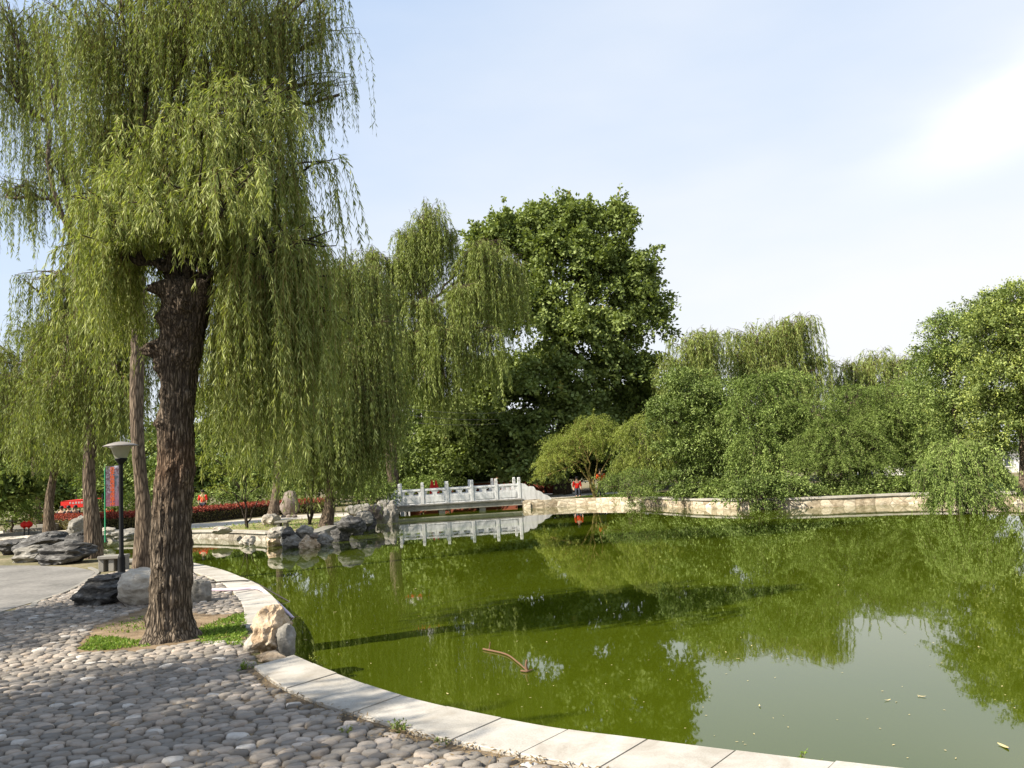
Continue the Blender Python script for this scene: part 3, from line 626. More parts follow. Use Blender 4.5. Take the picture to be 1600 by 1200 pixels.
# ------------------------------------------------------------------ front willow trunk
P0 = gz(266, 1000); Y0 = P0[1]
def at0(px, py, dy=0): return gy(px, py, Y0+dy)
def front_trunk(parent):
    rs = np.random.RandomState(4); base = np.array(parent.location)
    # centre line and half widths read along the trunk
    rows = [(1004,268,36),(985,268,32.5),(950,267,31),(900,266,30.5),(850,267,30),(800,269,29.5),(750,272,29),(700,275,28.5),(660,277,28),(620,279,27.5),(585,279,28),(560,281,32),(540,284,33),(515,288,33),(490,291,35),(465,292,37),(447,292,36),(440,292,27)]
    C = []; RR = []
    for y, x, w in rows:
        p = at0(x, y); C.append(p-base); RR.append(w/F_PX*Y0*(.93 if y > 560 else .97))
    C = np.array(C); C[0, 2] = -.05; n = 240; sides = 96
    u = np.linspace(0, len(C)-1, n); P = np.stack([np.interp(u, np.arange(len(C)), C[:, k]) for k in range(3)], -1); R = np.interp(u, np.arange(len(C)), RR)
    ker = np.ones(9)/9
    for k in range(2): P[4:-4, k] = np.convolve(P[:, k], ker, 'valid')
    R[4:-4] = np.convolve(R, ker, 'valid')
    th = np.arange(sides)/sides*2*PI; V = np.zeros((n, sides, 3))
    # lumps: (pixel y, angle, size, height); angle 0 = +X (right), -90 deg = towards camera
    lumps = [(545,-172,.13,.20),(575,-150,.12,.07),(450,-165,.12,.12),(452,-40,.12,.10),(520,-60,.15,.06),(470,-90,.12,.05),(500,-140,.1,.05),(486,-70,.08,.05),(500,-110,.2,.05),(470,-30,.15,.07),(660,-140,.09,.05),(745,-40,.13,.05),(730,-80,.09,.03),(560,-60,.12,.04),(880,-95,.10,.03),(960,-150,.06,.03),(620,-30,.1,.03),(800,-130,.06,.025),(455,-150,.12,.06),(905,-40,.08,.02)]
    lum = [(at0(280, y)[2]-base[2], math.radians(a), s_, h) for y, a, s_, h in lumps]
    holes = [(at0(305, 485)[2]-base[2], math.radians(-68), .035, .08), (at0(305, 545)[2]-base[2], math.radians(-150), .030, .10)]
    for i in range(n):
        z = P[i, 2]; r = R[i]
        for j in range(sides):
            t_ = th[j]; cx, cy = math.cos(t_), math.sin(t_)
            q = Vector((cx*4.2, cy*4.2, z*1.1)); rd = noise.noise(q*1.6)
            rid = 1-abs(noise.noise(Vector((cx*9+rd*.9, cy*9, z*1.5+rd))))*2.2
            rid2 = 1-abs(noise.noise(Vector((cx*20, cy*20+3, z*3.6+rd))))*2.0
            fine = noise.noise(Vector((cx*26, cy*26, z*26)))
            d = .024*rid+.015*rid2+.010*fine+.035*noise.noise(Vector((cx*1.3, cy*1.3, z*2.2)))+.016*max(0, noise.noise(Vector((cx*3, cy*3, z*7)))-.15)*3
            for lz, la, ls, lh in lum:
                da = (t_-la+PI) % (2*PI)-PI; q2 = ((da*r)**2+(z-lz)**2)/(ls*ls)
                if q2 < 6: d += lh*math.exp(-q2*1.6)*(1+.5*fine)
            for lz, la, ls, lh in holes:
                da = (t_-la+PI) % (2*PI)-PI; q2 = ((da*r)**2+(z-lz)**2)/(ls*ls)
                if q2 < 9: d += -lh*math.exp(-q2*.9)+.018*math.exp(-(math.sqrt(q2)-1.6)**2*3)
            fl = .075*math.exp(-z*8)*(1+.7*math.sin(3*t_+1)+.5*math.sin(5*t_)+.3*math.sin(8*t_+2))
            V[i, j] = (P[i, 0]+cx*(r+d+fl-.02), P[i, 1]+cy*(r+d+fl-.02), z+(rid*.01))
    a = Acc(); i = np.arange(n-1)[:, None]*sides; j = np.arange(sides)[None]; k = (j+1) % sides
    Vf = V.reshape(-1, 3); top = P[-1]+[0, 0, .10]
    for i_ in range(n-14, n): V[i_, :, 2] += np.array([.16*noise.noise(Vector((math.cos(t_)*2.5, math.sin(t_)*2.5, 7)))*(i_-n+14)/14 for t_ in th]); V[i_, :, :2] = P[i_, :2]+(V[i_, :, :2]-P[i_, :2])*(1-.25*((i_-n+14)/14)**2)
    Vf = V.reshape(-1, 3); Vf = np.concatenate([Vf, [top]]); js = np.arange(sides); ks = (js+1) % sides
    Fq = np.concatenate([np.stack([i+j, i+k, i+sides+k, i+sides+j], -1).reshape(-1, 4), np.stack([(n-1)*sides+js, (n-1)*sides+ks, np.full(sides, n*sides), np.full(sides, n*sides)], -1)])
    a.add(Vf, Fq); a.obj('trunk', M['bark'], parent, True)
    # stubby sprouting boughs on the pollarded head
    rs = np.random.RandomState(8); a = Acc()
    for (px, py, ex, ey, dy, r0, r1) in [(275,450,244,330,-.1,.095,.035),(292,445,290,335,.1,.10,.04),(312,450,345,340,0,.09,.035),(325,458,395,448,-.15,.05,.015),(262,455,248,445,-.1,.06,.04),(325,460,372,398,.3,.05,.02),(290,450,318,372,-.35,.06,.03),(272,450,262,380,-.3,.05,.03),(310,455,360,410,-.4,.035,.012)]:
        Q = path(rs, at0(px, py, dy*.3)-base, at0(ex, ey, dy)-base, .08, 9, .06); tube(a, Q, np.linspace(r0, r1, 9), 9)
    a.obj('limb', M['bark_dark'], parent, True)
def lob(px, py, dy, r, rz, ns, l0, l1, Y=None):
    p = gy(px, py, (Y0 if Y is None else Y)+dy); return (p[0], p[1], p[2], r, rz, ns, l0, l1)
FL = [lob(300,235,-.2,.75,.6,190,.6,1.35), lob(385,190,.1,.8,.6,210,.8,1.7), lob(230,270,-.1,.75,.55,170,.8,1.9), lob(165,330,.1,.6,.5,150,.8,1.9),
      lob(440,270,.2,.7,.55,160,1.0,2.2), lob(345,310,-.9,.7,.5,120,.4,.85), lob(250,320,-.8,.65,.45,110,.4,.85), lob(190,390,-.3,.6,.45,120,.6,1.5),
      lob(470,400,.1,.6,.5,180,1.2,2.7), lob(415,420,-.2,.55,.45,130,1.1,2.5), lob(430,380,.9,.8,.6,190,1.6,3.2), lob(505,520,.3,.45,.4,80,1.2,2.2), lob(400,500,1.1,.6,.4,110,1.2,2.2), lob(310,280,.9,.9,.6,150,.8,1.9), lob(200,330,1.0,.8,.6,130,.9,2.2), lob(500,470,.5,.45,.4,90,1.0,2.1), lob(150,400,.6,.5,.4,90,.7,1.8)]
willow('willow_tree', 'thick gnarled leaning willow trunk with sprouting crown, standing in the cobbles nearest the viewer', P0, [P0, at0(300, 450)], [.28,.28], FL,
       ('leaf_front', .094, .0125, .0195), 3, .16, None, own_trunk=front_trunk, sub_per=16, spread=.55, twr=.003, reachk=.4, dens=1.15, clear=(.12, .46, at0(290, 400)[2]-GZ))
# ------------------------------------------------------------------ willows on the left
def tree_at(px, py): return gz(px, py)
A = tree_at(222, 893); YA = A[1]
def lo(Y): return lambda px, py, dy, r, rz, ns, l0, l1: lob(px, py, dy, r, rz, ns, l0, l1, Y)
q = lo(YA)
willow('willow_tree', 'tall willow with a pale straight trunk just behind the front willow, crown towering above it', A, [A, gy(224,780,YA), gy(222,650,YA), gy(215,480,YA), gy(210,330,YA)], [.17,.15,.14,.13,.11],
  [q(230,60,0,1.6,1.0,190,1.8,4.2), q(330,0,-.5,1.6,1.0,190,1.5,3.6), q(430,60,.2,1.4,.9,190,1.4,3.4), q(500,50,.5,1.0,.8,150,1.4,3.2), q(140,60,.3,1.5,1.0,170,2.0,4.5),
   q(370,140,.8,1.4,.8,150,1.4,3.4), q(240,200,1.0,1.5,.9,150,2.0,4.4), q(160,220,.2,1.2,.8,120,2.0,4.4), q(480,-20,-.2,1.0,.8,110,1.0,2.4), q(530,140,.4,.45,.5,60,.8,1.7), q(200,-40,0,1.8,1,120,1.5,3.5), q(350,-60,0,1.8,1,120,1.5,3.)],
  ('leaf_willow', .13, .019, .052), 21, .55, 'willows on the left shore', sub_per=14, dens=1.9)
B = tree_at(147, 872); YB = B[1]; q = lo(YB)
willow('willow_tree', 'willow with a dark slim trunk between the banner and the red awning', B, [B, gy(148,780,YB), gy(148,690,YB), gy(142,560,YB), gy(122,400,YB)], [.19,.17,.16,.14,.12],
  [q(20,40,0,1.3,1.2,150,2.4,5.2), q(-60,60,.2,1.6,1.2,120,2.0,5.2), q(85,240,.6,.8,.6,70,1.2,3.0), q(10,300,.3,.9,.6,70,1.0,2.2), q(60,450,.4,.8,.5,70,1.6,3.2), q(120,520,.2,1.0,.6,120,1.6,3.2), q(180,520,-.3,1.2,.6,170,1.6,3.6), q(215,480,.3,1.1,.6,150,2.0,4.0), q(110,620,-.3,1.2,.5,130,.9,2.0), q(150,440,.5,1.1,.6,120,2.0,4.4), q(190,600,-.6,1.0,.5,120,1.4,2.6), q(60,600,.3,1.1,.5,100,1.4,2.8), q(105,540,.5,1.0,.5,110,1.6,3.4)],
  ('leaf_willow', .14, .021, .055), 22, .6, 'willows on the left shore', sub_per=12, bark='bark_far', dens=2.0)
C_ = tree_at(78, 838); YC = C_[1]; q = lo(YC)
willow('willow_tree', 'smaller willow on the far left, trunk rising behind the dark rock pile and low steps', C_, [C_, gy(80,760,YC), gy(84,680,YC), gy(80,600,YC)], [.22,.18,.16,.13],
  [q(60,520,0,1.6,.9,130,2.4,5.0), q(110,600,.5,1.6,.9,130,2.4,4.6), q(20,600,.2,1.5,.9,130,2.4,4.6), q(50,650,-1,1.5,.7,110,1.8,3.4), q(170,640,0,1.5,.7,120,2.0,3.6), q(-30,560,0,1.6,.9,90,2.4,5.0), q(120,660,-1.5,1.3,.7,100,1.6,3.0)],
  ('leaf_willow', .17, .028, .075), 23, .6, 'willows on the left shore', sub_per=10, dens=2.6)
# far-bank willow behind the front one
D_ = tree_at(510, 823); YD = D_[1]; q = lo(YD)
willow('willow_tree', 'dense dark willow on the left bank rocks, its long curtain hanging almost to the ground', D_, [D_, gy(512,760,YD), gy(508,700,YD), gy(500,620,YD), gy(495,540,YD)], [.20,.17,.16,.15,.12],
  [q(545,430,0,1.3,1.0,150,4,7.6), q(575,450,.5,1.0,1.0,140,4,7.4), q(480,440,.5,1.6,1.0,150,4,7.8), q(420,470,0,1.5,1.0,140,3.5,7.0), q(595,520,0,1.0,.8,130,3.5,6.0), q(605,600,.4,.8,.6,100,2.6,4.4), q(520,560,-1,1.5,.8,150,3.5,5.6), q(440,580,-1,1.4,.8,130,3.0,5.0), q(360,540,.5,1.4,.8,110,2.4,4.6), q(475,600,-.6,1.3,.6,120,3.0,5.0), q(565,620,-.4,1.1,.6,120,2.6,4.6), q(530,640,.6,1.3,.6,130,2.6,4.4), q(350,620,-.4,1.2,.6,80,1.6,3.0)],
  ('leaf_willow', .16, .027, .058), 24, .55, sub_per=12, dens=2.5)
T2 = tree_at(426, 810); Y2 = T2[1]; q = lo(Y2)
willow('willow_tree', 'slender pale trunked willow beside the big round boulder on the left bank', T2, [T2, gy(428,740,Y2), gy(432,660,Y2), gy(430,600,Y2)], [.22,.19,.17,.13],
  [q(400,480,0,2.0,1.2,110,2.5,5.0), q(340,540,.5,2.0,1.2,110,2.5,5.0), q(460,500,.5,2.0,1.2,110,2.5,5.0), q(380,580,.5,2.0,1.2,110,2.5,5.0)],
  ('leaf_willow', .22, .036, .09), 25, .6, sub_per=10, dens=1.5)
# willow by the bridge
E = gy(618, 780, 49.0); E[2] = GZ; YE = 49.0; q = lo(YE)
willow('willow_tree', 'tall tiered willow rising just left of the white bridge, with a bare leaning limb', E, [E, gy(618,720,YE), gy(622,640,YE), gy(640,560,YE), gy(668,490,YE)], [.34,.30,.28,.24,.2],
  [q(668,345,0,1.3,1.5,120,2.6,5.2), q(640,375,.5,1.3,1.1,120,2.5,5), q(695,370,.5,.9,1.3,80,2.2,4.2), q(620,410,0,.9,.8,90,2,4.0), q(760,400,0,1.5,1.2,130,3,6), q(795,420,.4,1.2,1.0,110,3,6.2), q(735,460,-1,1.3,.9,100,2.6,5), q(700,520,-1.2,1.4,.8,100,2.5,4.6), q(655,480,-.5,1.4,.9,110,2.6,5.0), q(630,540,-1,1.4,.9,100,2.6,4.8), q(765,530,-1.0,1.2,.7,100,2.4,4.2), q(590,470,0,1.3,1.0,100,3,6.), q(570,400,0,1.0,.8,70,2.5,5), q(600,600,0,1.3,.8,90,2.5,4.5), q(700,600,0,1.3,.8,80,2.5,4.)],
  ('leaf_farwillow', .24, .040, .085), 26, .5, sub_per=10, twr=.006, dens=2.4)
# ------------------------------------------------------------------ plane tree behind the bridge
YP = 58.0; Pb = gy(880, 760, YP); Pb[2] = GZ
def bl(px, py, dy, rx, rz, ns, Y=YP):
    p = gy(px, py, Y+dy); return (p[0], p[1], p[2], rx, rx, rz, ns)
rsx = np.random.RandomState(77)
pl = [bl(752,400,.5,1.5,1.8,120), bl(760,500,.5,2.0,2.2,150), bl(790,365,0,1.5,1.6,130), bl(845,350,.4,1.7,1.5,150), bl(905,350,.2,1.7,1.5,150), bl(965,350,0,1.4,1.7,130), bl(1000,440,0,1.5,1.5,130), bl(880,420,0,3.6,4.0,400), bl(800,400,1,2.4,3.0,230), bl(960,450,0,3.2,3.6,330), bl(1000,510,-1,2.3,2.6,230), bl(830,500,-1.5,3.2,3.2,300), bl(910,540,-2,3.4,3.0,320), bl(970,590,-1.5,2.8,2.4,240), bl(840,600,-3,3.2,2.4,290), bl(770,620,-2,3.0,2.4,250), bl(730,670,-3,2.8,2.0,230), bl(800,690,-4,2.8,2.0,240), bl(890,650,-3,3.0,2.2,250), bl(830,740,-5,2.2,1.6,190), bl(750,720,-4,2.3,1.7,150), bl(690,700,-2,2.2,2.0,130), bl(930,700,-2,3,2.4,190), bl(1000,640,0,2.4,2.4,170)]
leafy('plane_tree', 'huge dark broadleaf plane tree rising behind the bridge, tallest crown in the middle', Pb, [Pb, gy(880,700,YP), gy(885,620,YP), gy(885,540,YP)], [.5,.42,.38,.3], pl, ('leaf_plane', .27, .20), 31, .062, 1.0, .05, .9, .6, 0, .16, spikes=110, spike_len=1.25)
# extra upright shoots along the plane crown come from its spikes
# ------------------------------------------------------------------ right bank vegetation
def shrub(name, label, px, base_y, Y, lobes, leaf, seed, **kw):
    p = gy(px, base_y, Y); p[2] = GZ; lb = [bl(l[0], l[1]+8, l[2], l[3]*1.2, l[4]*1.12, l[5]*1.65, Y=Y) for l in lobes]
    top = gy(lobes[0][0], lobes[0][1], Y)
    return leafy(name, label, p, [p, p+(top-p)*.3, p+(top-p)*.6], kw.pop('R', [.09,.07,.05]), lb, leaf, seed, **kw)
shrub('feathery_shrub', 'yellow green feathery shrub with bare fanned stems right of the bridge', 930, 771, 46.5, [(905,690,0,1.6,1.1,190),(870,715,-.5,1.2,.8,120),(945,680,.2,1.4,1.0,160),(925,660,.3,1.3,.7,120),(855,735,0,.8,.6,60)], ('leaf_yellow', .085, .030), 41, spacing=.035, droop=.35, spread=.9, up=.3, jit=.04, bark='twig', spikes=16, spike_len=.9, cat='shrub',
      stems=[gy(860,700,46.5), gy(880,680,46.5), gy(900,670,46), gy(940,670,46.5), gy(960,700,46.5)])
shrub('weeping_shrub', 'pale yellow green drooping bush between the feathery shrub and the dark broadleaf tree', 1000, 768, 43, [(1000,670,0,1.3,1.2,170),(1015,710,-.3,1.2,1.1,150),(985,720,.3,1.1,1.0,110),(1020,650,.3,.9,.8,80)], ('leaf_yellow', .12, .028), 42, spacing=.04, droop=.7, spread=.6, up=.0, down=.5, jit=.03, cat='bush')
shrub('low_bush', 'small soft dark bush spilling over the wall corner right of the bridge', 985, 775, 40, [(975,750,0,1.0,.6,130),(995,765,-.6,.8,.5,100),(1000,740,.3,1.0,.6,90),(950,752,.2,.6,.5,50),(992,783,-1.0,.45,.3,50)], ('leaf_feather', .085, .026), 43, spacing=.035, droop=.3, spread=.8, up=.3, spikes=10, spike_len=.6, cat='bush')
shrub('broadleaf_tree', 'rounded glossy dark broadleaf tree right of the pale drooping bush', 1085, 775, 39, [(1080,620,0,1.5,1.2,230),(1050,650,-.4,1.1,1.0,150),(1115,650,-.3,1.4,1.2,210),(1085,690,-.8,1.3,.9,160),(1055,700,-.4,.8,.8,80),(1110,720,-.6,1.3,.8,120),(1060,590,.3,.8,.7,80),(1065,745,-.6,1.0,.7,90)], ('leaf_dark', .13, .055), 44, spacing=.045, droop=.1, spread=.9, up=.5, jit=.07)
shrub('weeping_tree', 'mid green tree with layered drooping sprays right of the round dark tree', 1190, 775, 36.3, [(1190,600,0,1.2,.9,170),(1160,640,-.3,1.0,.9,140),(1220,640,-.4,1.2,.9,170),(1180,690,-.6,1.1,.9,150),(1235,590,.2,.9,.7,90),(1210,720,-1,1.1,.7,120),(1160,735,-.6,.8,.7,100),(1250,680,0,1.0,.9,100)], ('leaf_feather', .11, .040), 45, spacing=.042, droop=.5, spread=.7, up=.4, down=.2, jit=.05)
shrub('low_bush', 'dark leafy bush hugging the wall top beneath the weeping tree', 1190, 778, 33.3, [(1185,760,-.4,1.0,.6,130),(1150,768,-.2,.7,.45,70),(1225,755,-.2,.9,.6,110),(1195,785,-1.0,.5,.25,50),(1265,765,.2,.8,.5,80)], ('leaf_dark', .11, .05), 46, spacing=.04, droop=.3, up=.4, cat='bush')
shrub('conifer_shrub', 'wide spiky shrub with long radiating shoots in the middle of the right bank', 1320, 775, 34.8, [(1310,680,0,1.7,1.1,260),(1275,640,.2,1.2,.8,140),(1350,660,.2,1.4,1.0,190),(1300,725,-.7,1.5,.8,190),(1360,720,-.5,1.3,.8,140),(1270,700,-.3,1.0,.8,110),(1330,620,.6,1.3,.8,120),(1400,690,.2,1.1,1.0,130)], ('leaf_feather', .075, .022), 47, spacing=.024, droop=.25, spread=.75, up=.3, jit=.03, spikes=90, spike_len=1.1, cat='shrub', M_=7)
shrub('conifer_shrub', 'taller feathery green shrub left of the drooping conifer at the right', 1420, 772, 34.5, [(1410,650,0,1.4,1.0,180),(1450,670,0,1.2,1.0,140),(1380,640,.4,1.2,.8,110),(1430,720,-.4,1.2,.8,140),(1400,610,.6,1.2,.7,100)], ('leaf_feather', .085, .026), 48, spacing=.028, droop=.3, spread=.75, up=.3, jit=.03, spikes=40, spike_len=1.0, cat='shrub')
shrub('weeping_conifer', 'soft green conifer cascading over the wall into the water at the right', 1500, 780, 26.5, [(1500,700,0,.9,.6,190),(1470,725,-.1,.8,.6,130),(1530,730,-.2,.8,.6,150),(1495,760,-.9,.75,.55,190),(1535,770,-.8,.6,.5,110),(1455,735,-.4,.5,.5,70)], ('leaf_feather', .075, .028), 49, spacing=.022, droop=.95, spread=.7, up=.2, down=.5, jit=.03, cat='conifer', M_=8)
shrub('broadleaf_tree', 'tall grey green tree at the right with an open dark interior', 1500, 765, 30, [(1490,510,0,.9,.7,150),(1475,560,-.2,1.0,.8,150),(1510,570,.2,1.3,1.0,190),(1490,620,.0,1.3,.9,170),(1530,640,.2,1.3,.9,160),(1500,680,0,1.2,.8,120),(1545,500,.6,1.0,.8,100),(1540,700,.6,1.2,.7,110)], ('leaf_dark', .11, .045), 50, spacing=.042, droop=.15, spread=.9, up=.5, jit=.06, R=[.14,.12,.1], bud=.05)
shrub('flowering_tree', 'bright yellow green flowering tree at the right edge of the view', 1600, 765, 27, [(1590,480,0,1.2,.9,200),(1560,520,-.2,1.1,.9,170),(1620,540,-.3,1.3,1.0,200),(1570,590,-.3,1.2,.9,180),(1620,630,-.3,1.2,.9,150),(1590,670,-.2,1.2,.8,150),(1660,560,0,1.4,1.1,150),(1555,640,.2,.9,.7,90),(1660,660,0,1.3,.9,110)], ('leaf_plane', .12, .05), 51, spacing=.045, droop=.15, spread=.9, up=.5, jit=.06, bud=.30, R=[.16,.13,.1])
for i, (px, py, Y, w_, nn_, lab) in enumerate([(1090,768,37.6,1.0,150,'low dark bush in the shade beneath the round glossy tree'),(1360,766,33.4,1.0,170,'low dark bush left of the bare gap on the wall'),(1415,762,33,.9,120,'low green bush by the cascading conifer'),(1318,764,34.6,1.0,120,'low green bush at the wall beneath the spiky shrub'),(1130,770,36.8,.8,120,'small leafy bush on the wall cap right of the round glossy tree')]):
    shrub('low_bush', lab, px, py+6, Y, [(px,py-12,0,w_,.55,nn_),(px-22,py-4,-.2,w_*.6,.35,nn_*.5),(px+24,py-6,-.2,w_*.6,.4,nn_*.5)], ('leaf_dark' if i not in (2, 4) else 'leaf_feather', .11, .05), 200+i, spacing=.04, droop=.3, up=.4, cat='bush')
# willows behind the right bank
for i, (px, by, Y, lbs, lab) in enumerate([
    (1090, 760, 52, [(1080,540,0,1.9,1.2,110,2.5,5.0),(1110,530,.5,1.5,1.0,90,2.5,5.0),(1055,570,0,1.5,1.0,80,2,4.5),(1090,600,-1,2,1,90,2,4.)], 'soft pale willow peeping out between the plane tree and the broad willow'),
    (1210, 760, 54, [(1180,525,0,1.9,1.2,130,3,5.2),(1225,515,.5,1.7,1.2,120,3,5.5),(1255,508,0,1.2,1.0,90,3,5.5),(1150,555,0,1.6,1.1,100,2.6,5.0),(1200,580,-1,2.2,1.0,120,2.4,4.5),(1285,565,0,1.1,.8,70,2.4,4.4),(1250,600,-1,2,1,90,2,4)], 'broad pale willow with the highest crown on the right bank skyline'),
    (1350, 760, 56, [(1330,580,0,1.9,1.2,90,2.4,4.4),(1375,568,.5,2.0,1.2,110,2.4,4.4),(1430,572,0,2.0,1.2,110,2.4,4.4),(1300,610,0,1.6,1.0,70,2,4),(1400,620,-1,2.2,1.0,90,2,4),(1340,640,-1,2,1,80,2,3.6)], 'low rounded pale willow behind the spiky shrub')]):
    p = gy(px, by, Y); p[2] = GZ; q = lo(Y)
    willow('willow_tree', lab, p, [p, gy(px,700,Y), gy(px,640,Y)], [.3,.26,.2], [q(*l) for l in lbs], ('leaf_farwillow', .27, .046, .10), 60+i, .5, 'pale willows behind the right bank', sub_per=9, twr=.006, dens=1.8)
# a fan palm and distant trees
def broad(name, lab, px, Y, top, w, seed, leaf=('leaf_dark', .34, .20), n=9, ns=130, group='trees in the far background', sp=.10):
    p = gy(px, 770, Y); p[2] = GZ; rr = np.random.RandomState(seed); tz = gy(px, top, Y)[2]-GZ; k = Y/F_PX
    lb = []
    for i in range(n):
        u = rr.rand()**.8; x = (rr.rand()-.5)*2*w*k*(1-.45*u); r = (.28+.12*rr.rand())*w*k
        lb.append((p[0]+x, p[1]+(rr.rand()-.5)*w*k, p[2]+tz*(.16+.70*u), r, r, r*.8, ns))
    lb.append((p[0], p[1], p[2]+tz-.3*w*k, .35*w*k, .35*w*k, .3*w*k, ns))
    return leafy(name, lab, p, [p, p+[0, 0, tz*.25], p+[0, 0, tz*.5]], [.3,.24,.18], lb, leaf, seed, sp, 1, .1, .9, .5, 0, .15, group=group)
far = [('dark rounded tree far behind the lamp', 175, 62, 640, 100), ('dark bushy tree at the extreme left edge behind the rocks', -25, 38, 640, 75), ('deep green tree far behind the front willow trunk', 320, 66, 600, 100),
       ('dark tree far behind the young narrow leaved tree', 430, 68, 600, 100), ('dark tree closing the gap behind the hanging curtain', 560, 70, 560, 100), ('leafy tree behind the left end of the bridge', 660, 64, 600, 80),
       ('dark tree behind the feathery shrub', 960, 66, 600, 100), ('dark tree low behind the round glossy tree', 1110, 60, 640, 100), ('dark tree low behind the spiky shrub', 1290, 60, 650, 110), ('dark tree at the right behind the drooping conifer', 1440, 58, 640, 100), ('hazy green tree behind the red awning', 60, 70, 620, 100), ('green tree behind the left end of the hedge', -80, 66, 560, 110)]
for i, (lab, px, Y, top, w) in enumerate(far):
    broad('background_tree', lab, px, Y, top, w, 100+i, ('leaf_dark' if i % 3 else 'leaf_plane', .34, .20))
rr = np.random.RandomState(55)
def bush_row(label, xs, Y, h, group, leaf, w=2.6):
    proto = None
    for i, px in enumerate(xs):
        p = gy(px, 770, Y+rr.uniform(-2, 2)); p[2] = GZ
        if proto is None:
            proto = leafy('understory_bush', label, p, [p, p+[0,0,.4], p+[0,0,.9]], [.1,.08,.06], [(p[0]+dx, p[1], GZ+z, rx, rx, rz, n_) for dx, z, rx, rz, n_ in ((0,h*.5,w*.7,h*.5,230),(w*.55,h*.38,w*.5,h*.42,150),(-w*.55,h*.4,w*.5,h*.42,150),(.2*w,h*.8,w*.4,h*.28,90),(-.25*w,h*.75,w*.4,h*.25,90))], leaf, 300+int(Y), .09, 1, .12, .9, .5, 0, .12, group=group, cat='bush')
        else:
            c = proto.copy(); COL.objects.link(c); c.location = tuple(p); c.rotation_euler = (0, 0, rr.rand()*6.28); k_ = rr.uniform(.8, 1.25); c.scale = (k_, k_, k_*rr.uniform(.85, 1.2))
            for ch in proto.children:
                d = ch.copy(); COL.objects.link(d); d.parent = c
bush_row('dim bush in the row closing the view under the far trees on the left', range(-160, 640, 46), 58, 3.6, 'bushes under the far trees on the left', ('leaf_dark', .24, .13))
bush_row('dark bush in the row behind the shrubs of the right bank', range(1020, 1480, 40), 48, 3.0, 'bushes behind the right bank shrubs', ('leaf_dark', .2, .10))
bush_row('tall bush beyond the bridge under the plane tree', range(600, 1060, 36), 62, 4.2, 'bushes under the plane tree', ('leaf_plane', .26, .15))
# two willows left of the frame: they shade the cobbles
rs_ = np.random.RandomState(5)
for i, (x, y, h, R_, ll) in enumerate([(-9.5, 2.5, 6.6, 2.5, (1.4, 3.2)), (-9.8, .2, 7.0, 2.7, (1.2, 2.8)), (-13.8, 8.6, 7.2, 2.6, (1.5, 3.5))]):
    p = np.array([x, y, GZ]); 
    willow('willow_tree', ['willow left of the view whose shade falls on the cobbles', 'willow farther left of the view shading the middle of the cobbles', 'willow left of the grey path'][i], p, [p, p+[.1, 0, 2], p+[.1, .1, 4.0]], [.3,.26,.22],
       auto_lobes(rs_, (x, y, h), R_, 2.5, 12, 1.0, 95, *ll), ('leaf_willow', .15, .030, .07), 80+i, .5, 'willows beside the cobbled terrace', sub_per=12)
# palm
p = gy(1440, 610, 50); b = p.copy(); b[2] = GZ; t = thing('fan_palm', 'fan palm showing its stiff radiating leaves above the shrubs on the right bank', 'palm', b)
a = Acc(); tube(a, [[0,0,0],[.1,0,2],[0,0,p[2]-GZ-.3]], [.16,.14,.12], 10); a.obj('trunk', M['bark_far'], t, True)
a = Acc(); rs = np.random.RandomState(2)
for i in range(26):
    az = rs.rand()*6.28; el = rs.uniform(-.3, 1.3); d = np.array([math.cos(az)*math.cos(el), math.sin(az)*math.cos(el), math.sin(el)]); o = p-b-[0,0,.3]+d*.9; tube(a, [p-b-[0,0,.3], o], [.02,.012], 4)
    s_ = unit(np.cross(d, [0,0,1.0])); u_ = np.cross(s_, d)
    fan = np.linspace(-1.3, 1.3, 15); dd = np.array([d*math.cos(f)+s_*math.sin(f) for f in fan]); add_leaves(a, rs, np.repeat([o], 15, 0), dd, .8, .07, 0)
a.obj('frond', M['leaf_dark'], t)
# spiky conifer far left
p = gy(60, 770, 44); p[2] = GZ; lb = []
leafy('conifer_tree', 'dark layered conifer whose flat branches show above the left willow', p, [p, p+[0,0,4], p+[0,0,7.0]], [.2,.15,.08], [(p[0]+dx, p[1], p[2]+z, 1.8*s_, 1.8*s_, .35, 90) for dx, z, s_ in ((0,3,1.3),(.2,4.2,1.2),(-.2,5.2,1.0),(.1,6.2,.8),(0,7.1,.5))], ('leaf_dark', .12, .035), 71, .05, 1, .1, .7, .3, 0, .03, cat='conifer')
# young narrow-leaved tree on the left bank
Yt = gz(386, 826)[1]; p = gz(386, 826)
leafy('young_tree', 'small young tree with light narrow leaves on the left bank lawn', p, [p, gy(386,805,Yt), gy(384,785,Yt)], [.055,.045,.035],
  [bl(350,740,0,.75,.5,70,Yt), bl(385,730,-.2,.8,.6,80,Yt), bl(330,715,0,.6,.4,50,Yt), bl(370,700,.2,.7,.4,60,Yt), bl(405,760,-.3,.5,.4,40,Yt), bl(340,765,-.2,.5,.35,35,Yt)], ('leaf_yellow', .15, .03), 72, spacing=.05, droop=.35, spread=.8, up=.3, down=.2, jit=.03, bark='bark_dark', stems=[gy(365,770,Yt), gy(410,770,Yt)], cat='young tree')
# thin dark stemmed tree right of the boulder
p = gz(484, 820); Yt = p[1]
leafy('young_tree', 'young tree with two thin dark stems between the boulder and the bank willow', p, [p, gy(486,800,Yt), gy(486,780,Yt)], [.07,.06,.05], [bl(486,740,0,1.0,.7,60,Yt), bl(470,720,0,.9,.6,50,Yt), bl(500,715,0,.9,.6,50,Yt)], ('leaf_willow', .13, .035), 73, spacing=.06, droop=.4, bark='bark_dark', stems=[gy(500,770,Yt), gy(478,770,Yt)], cat='young tree')
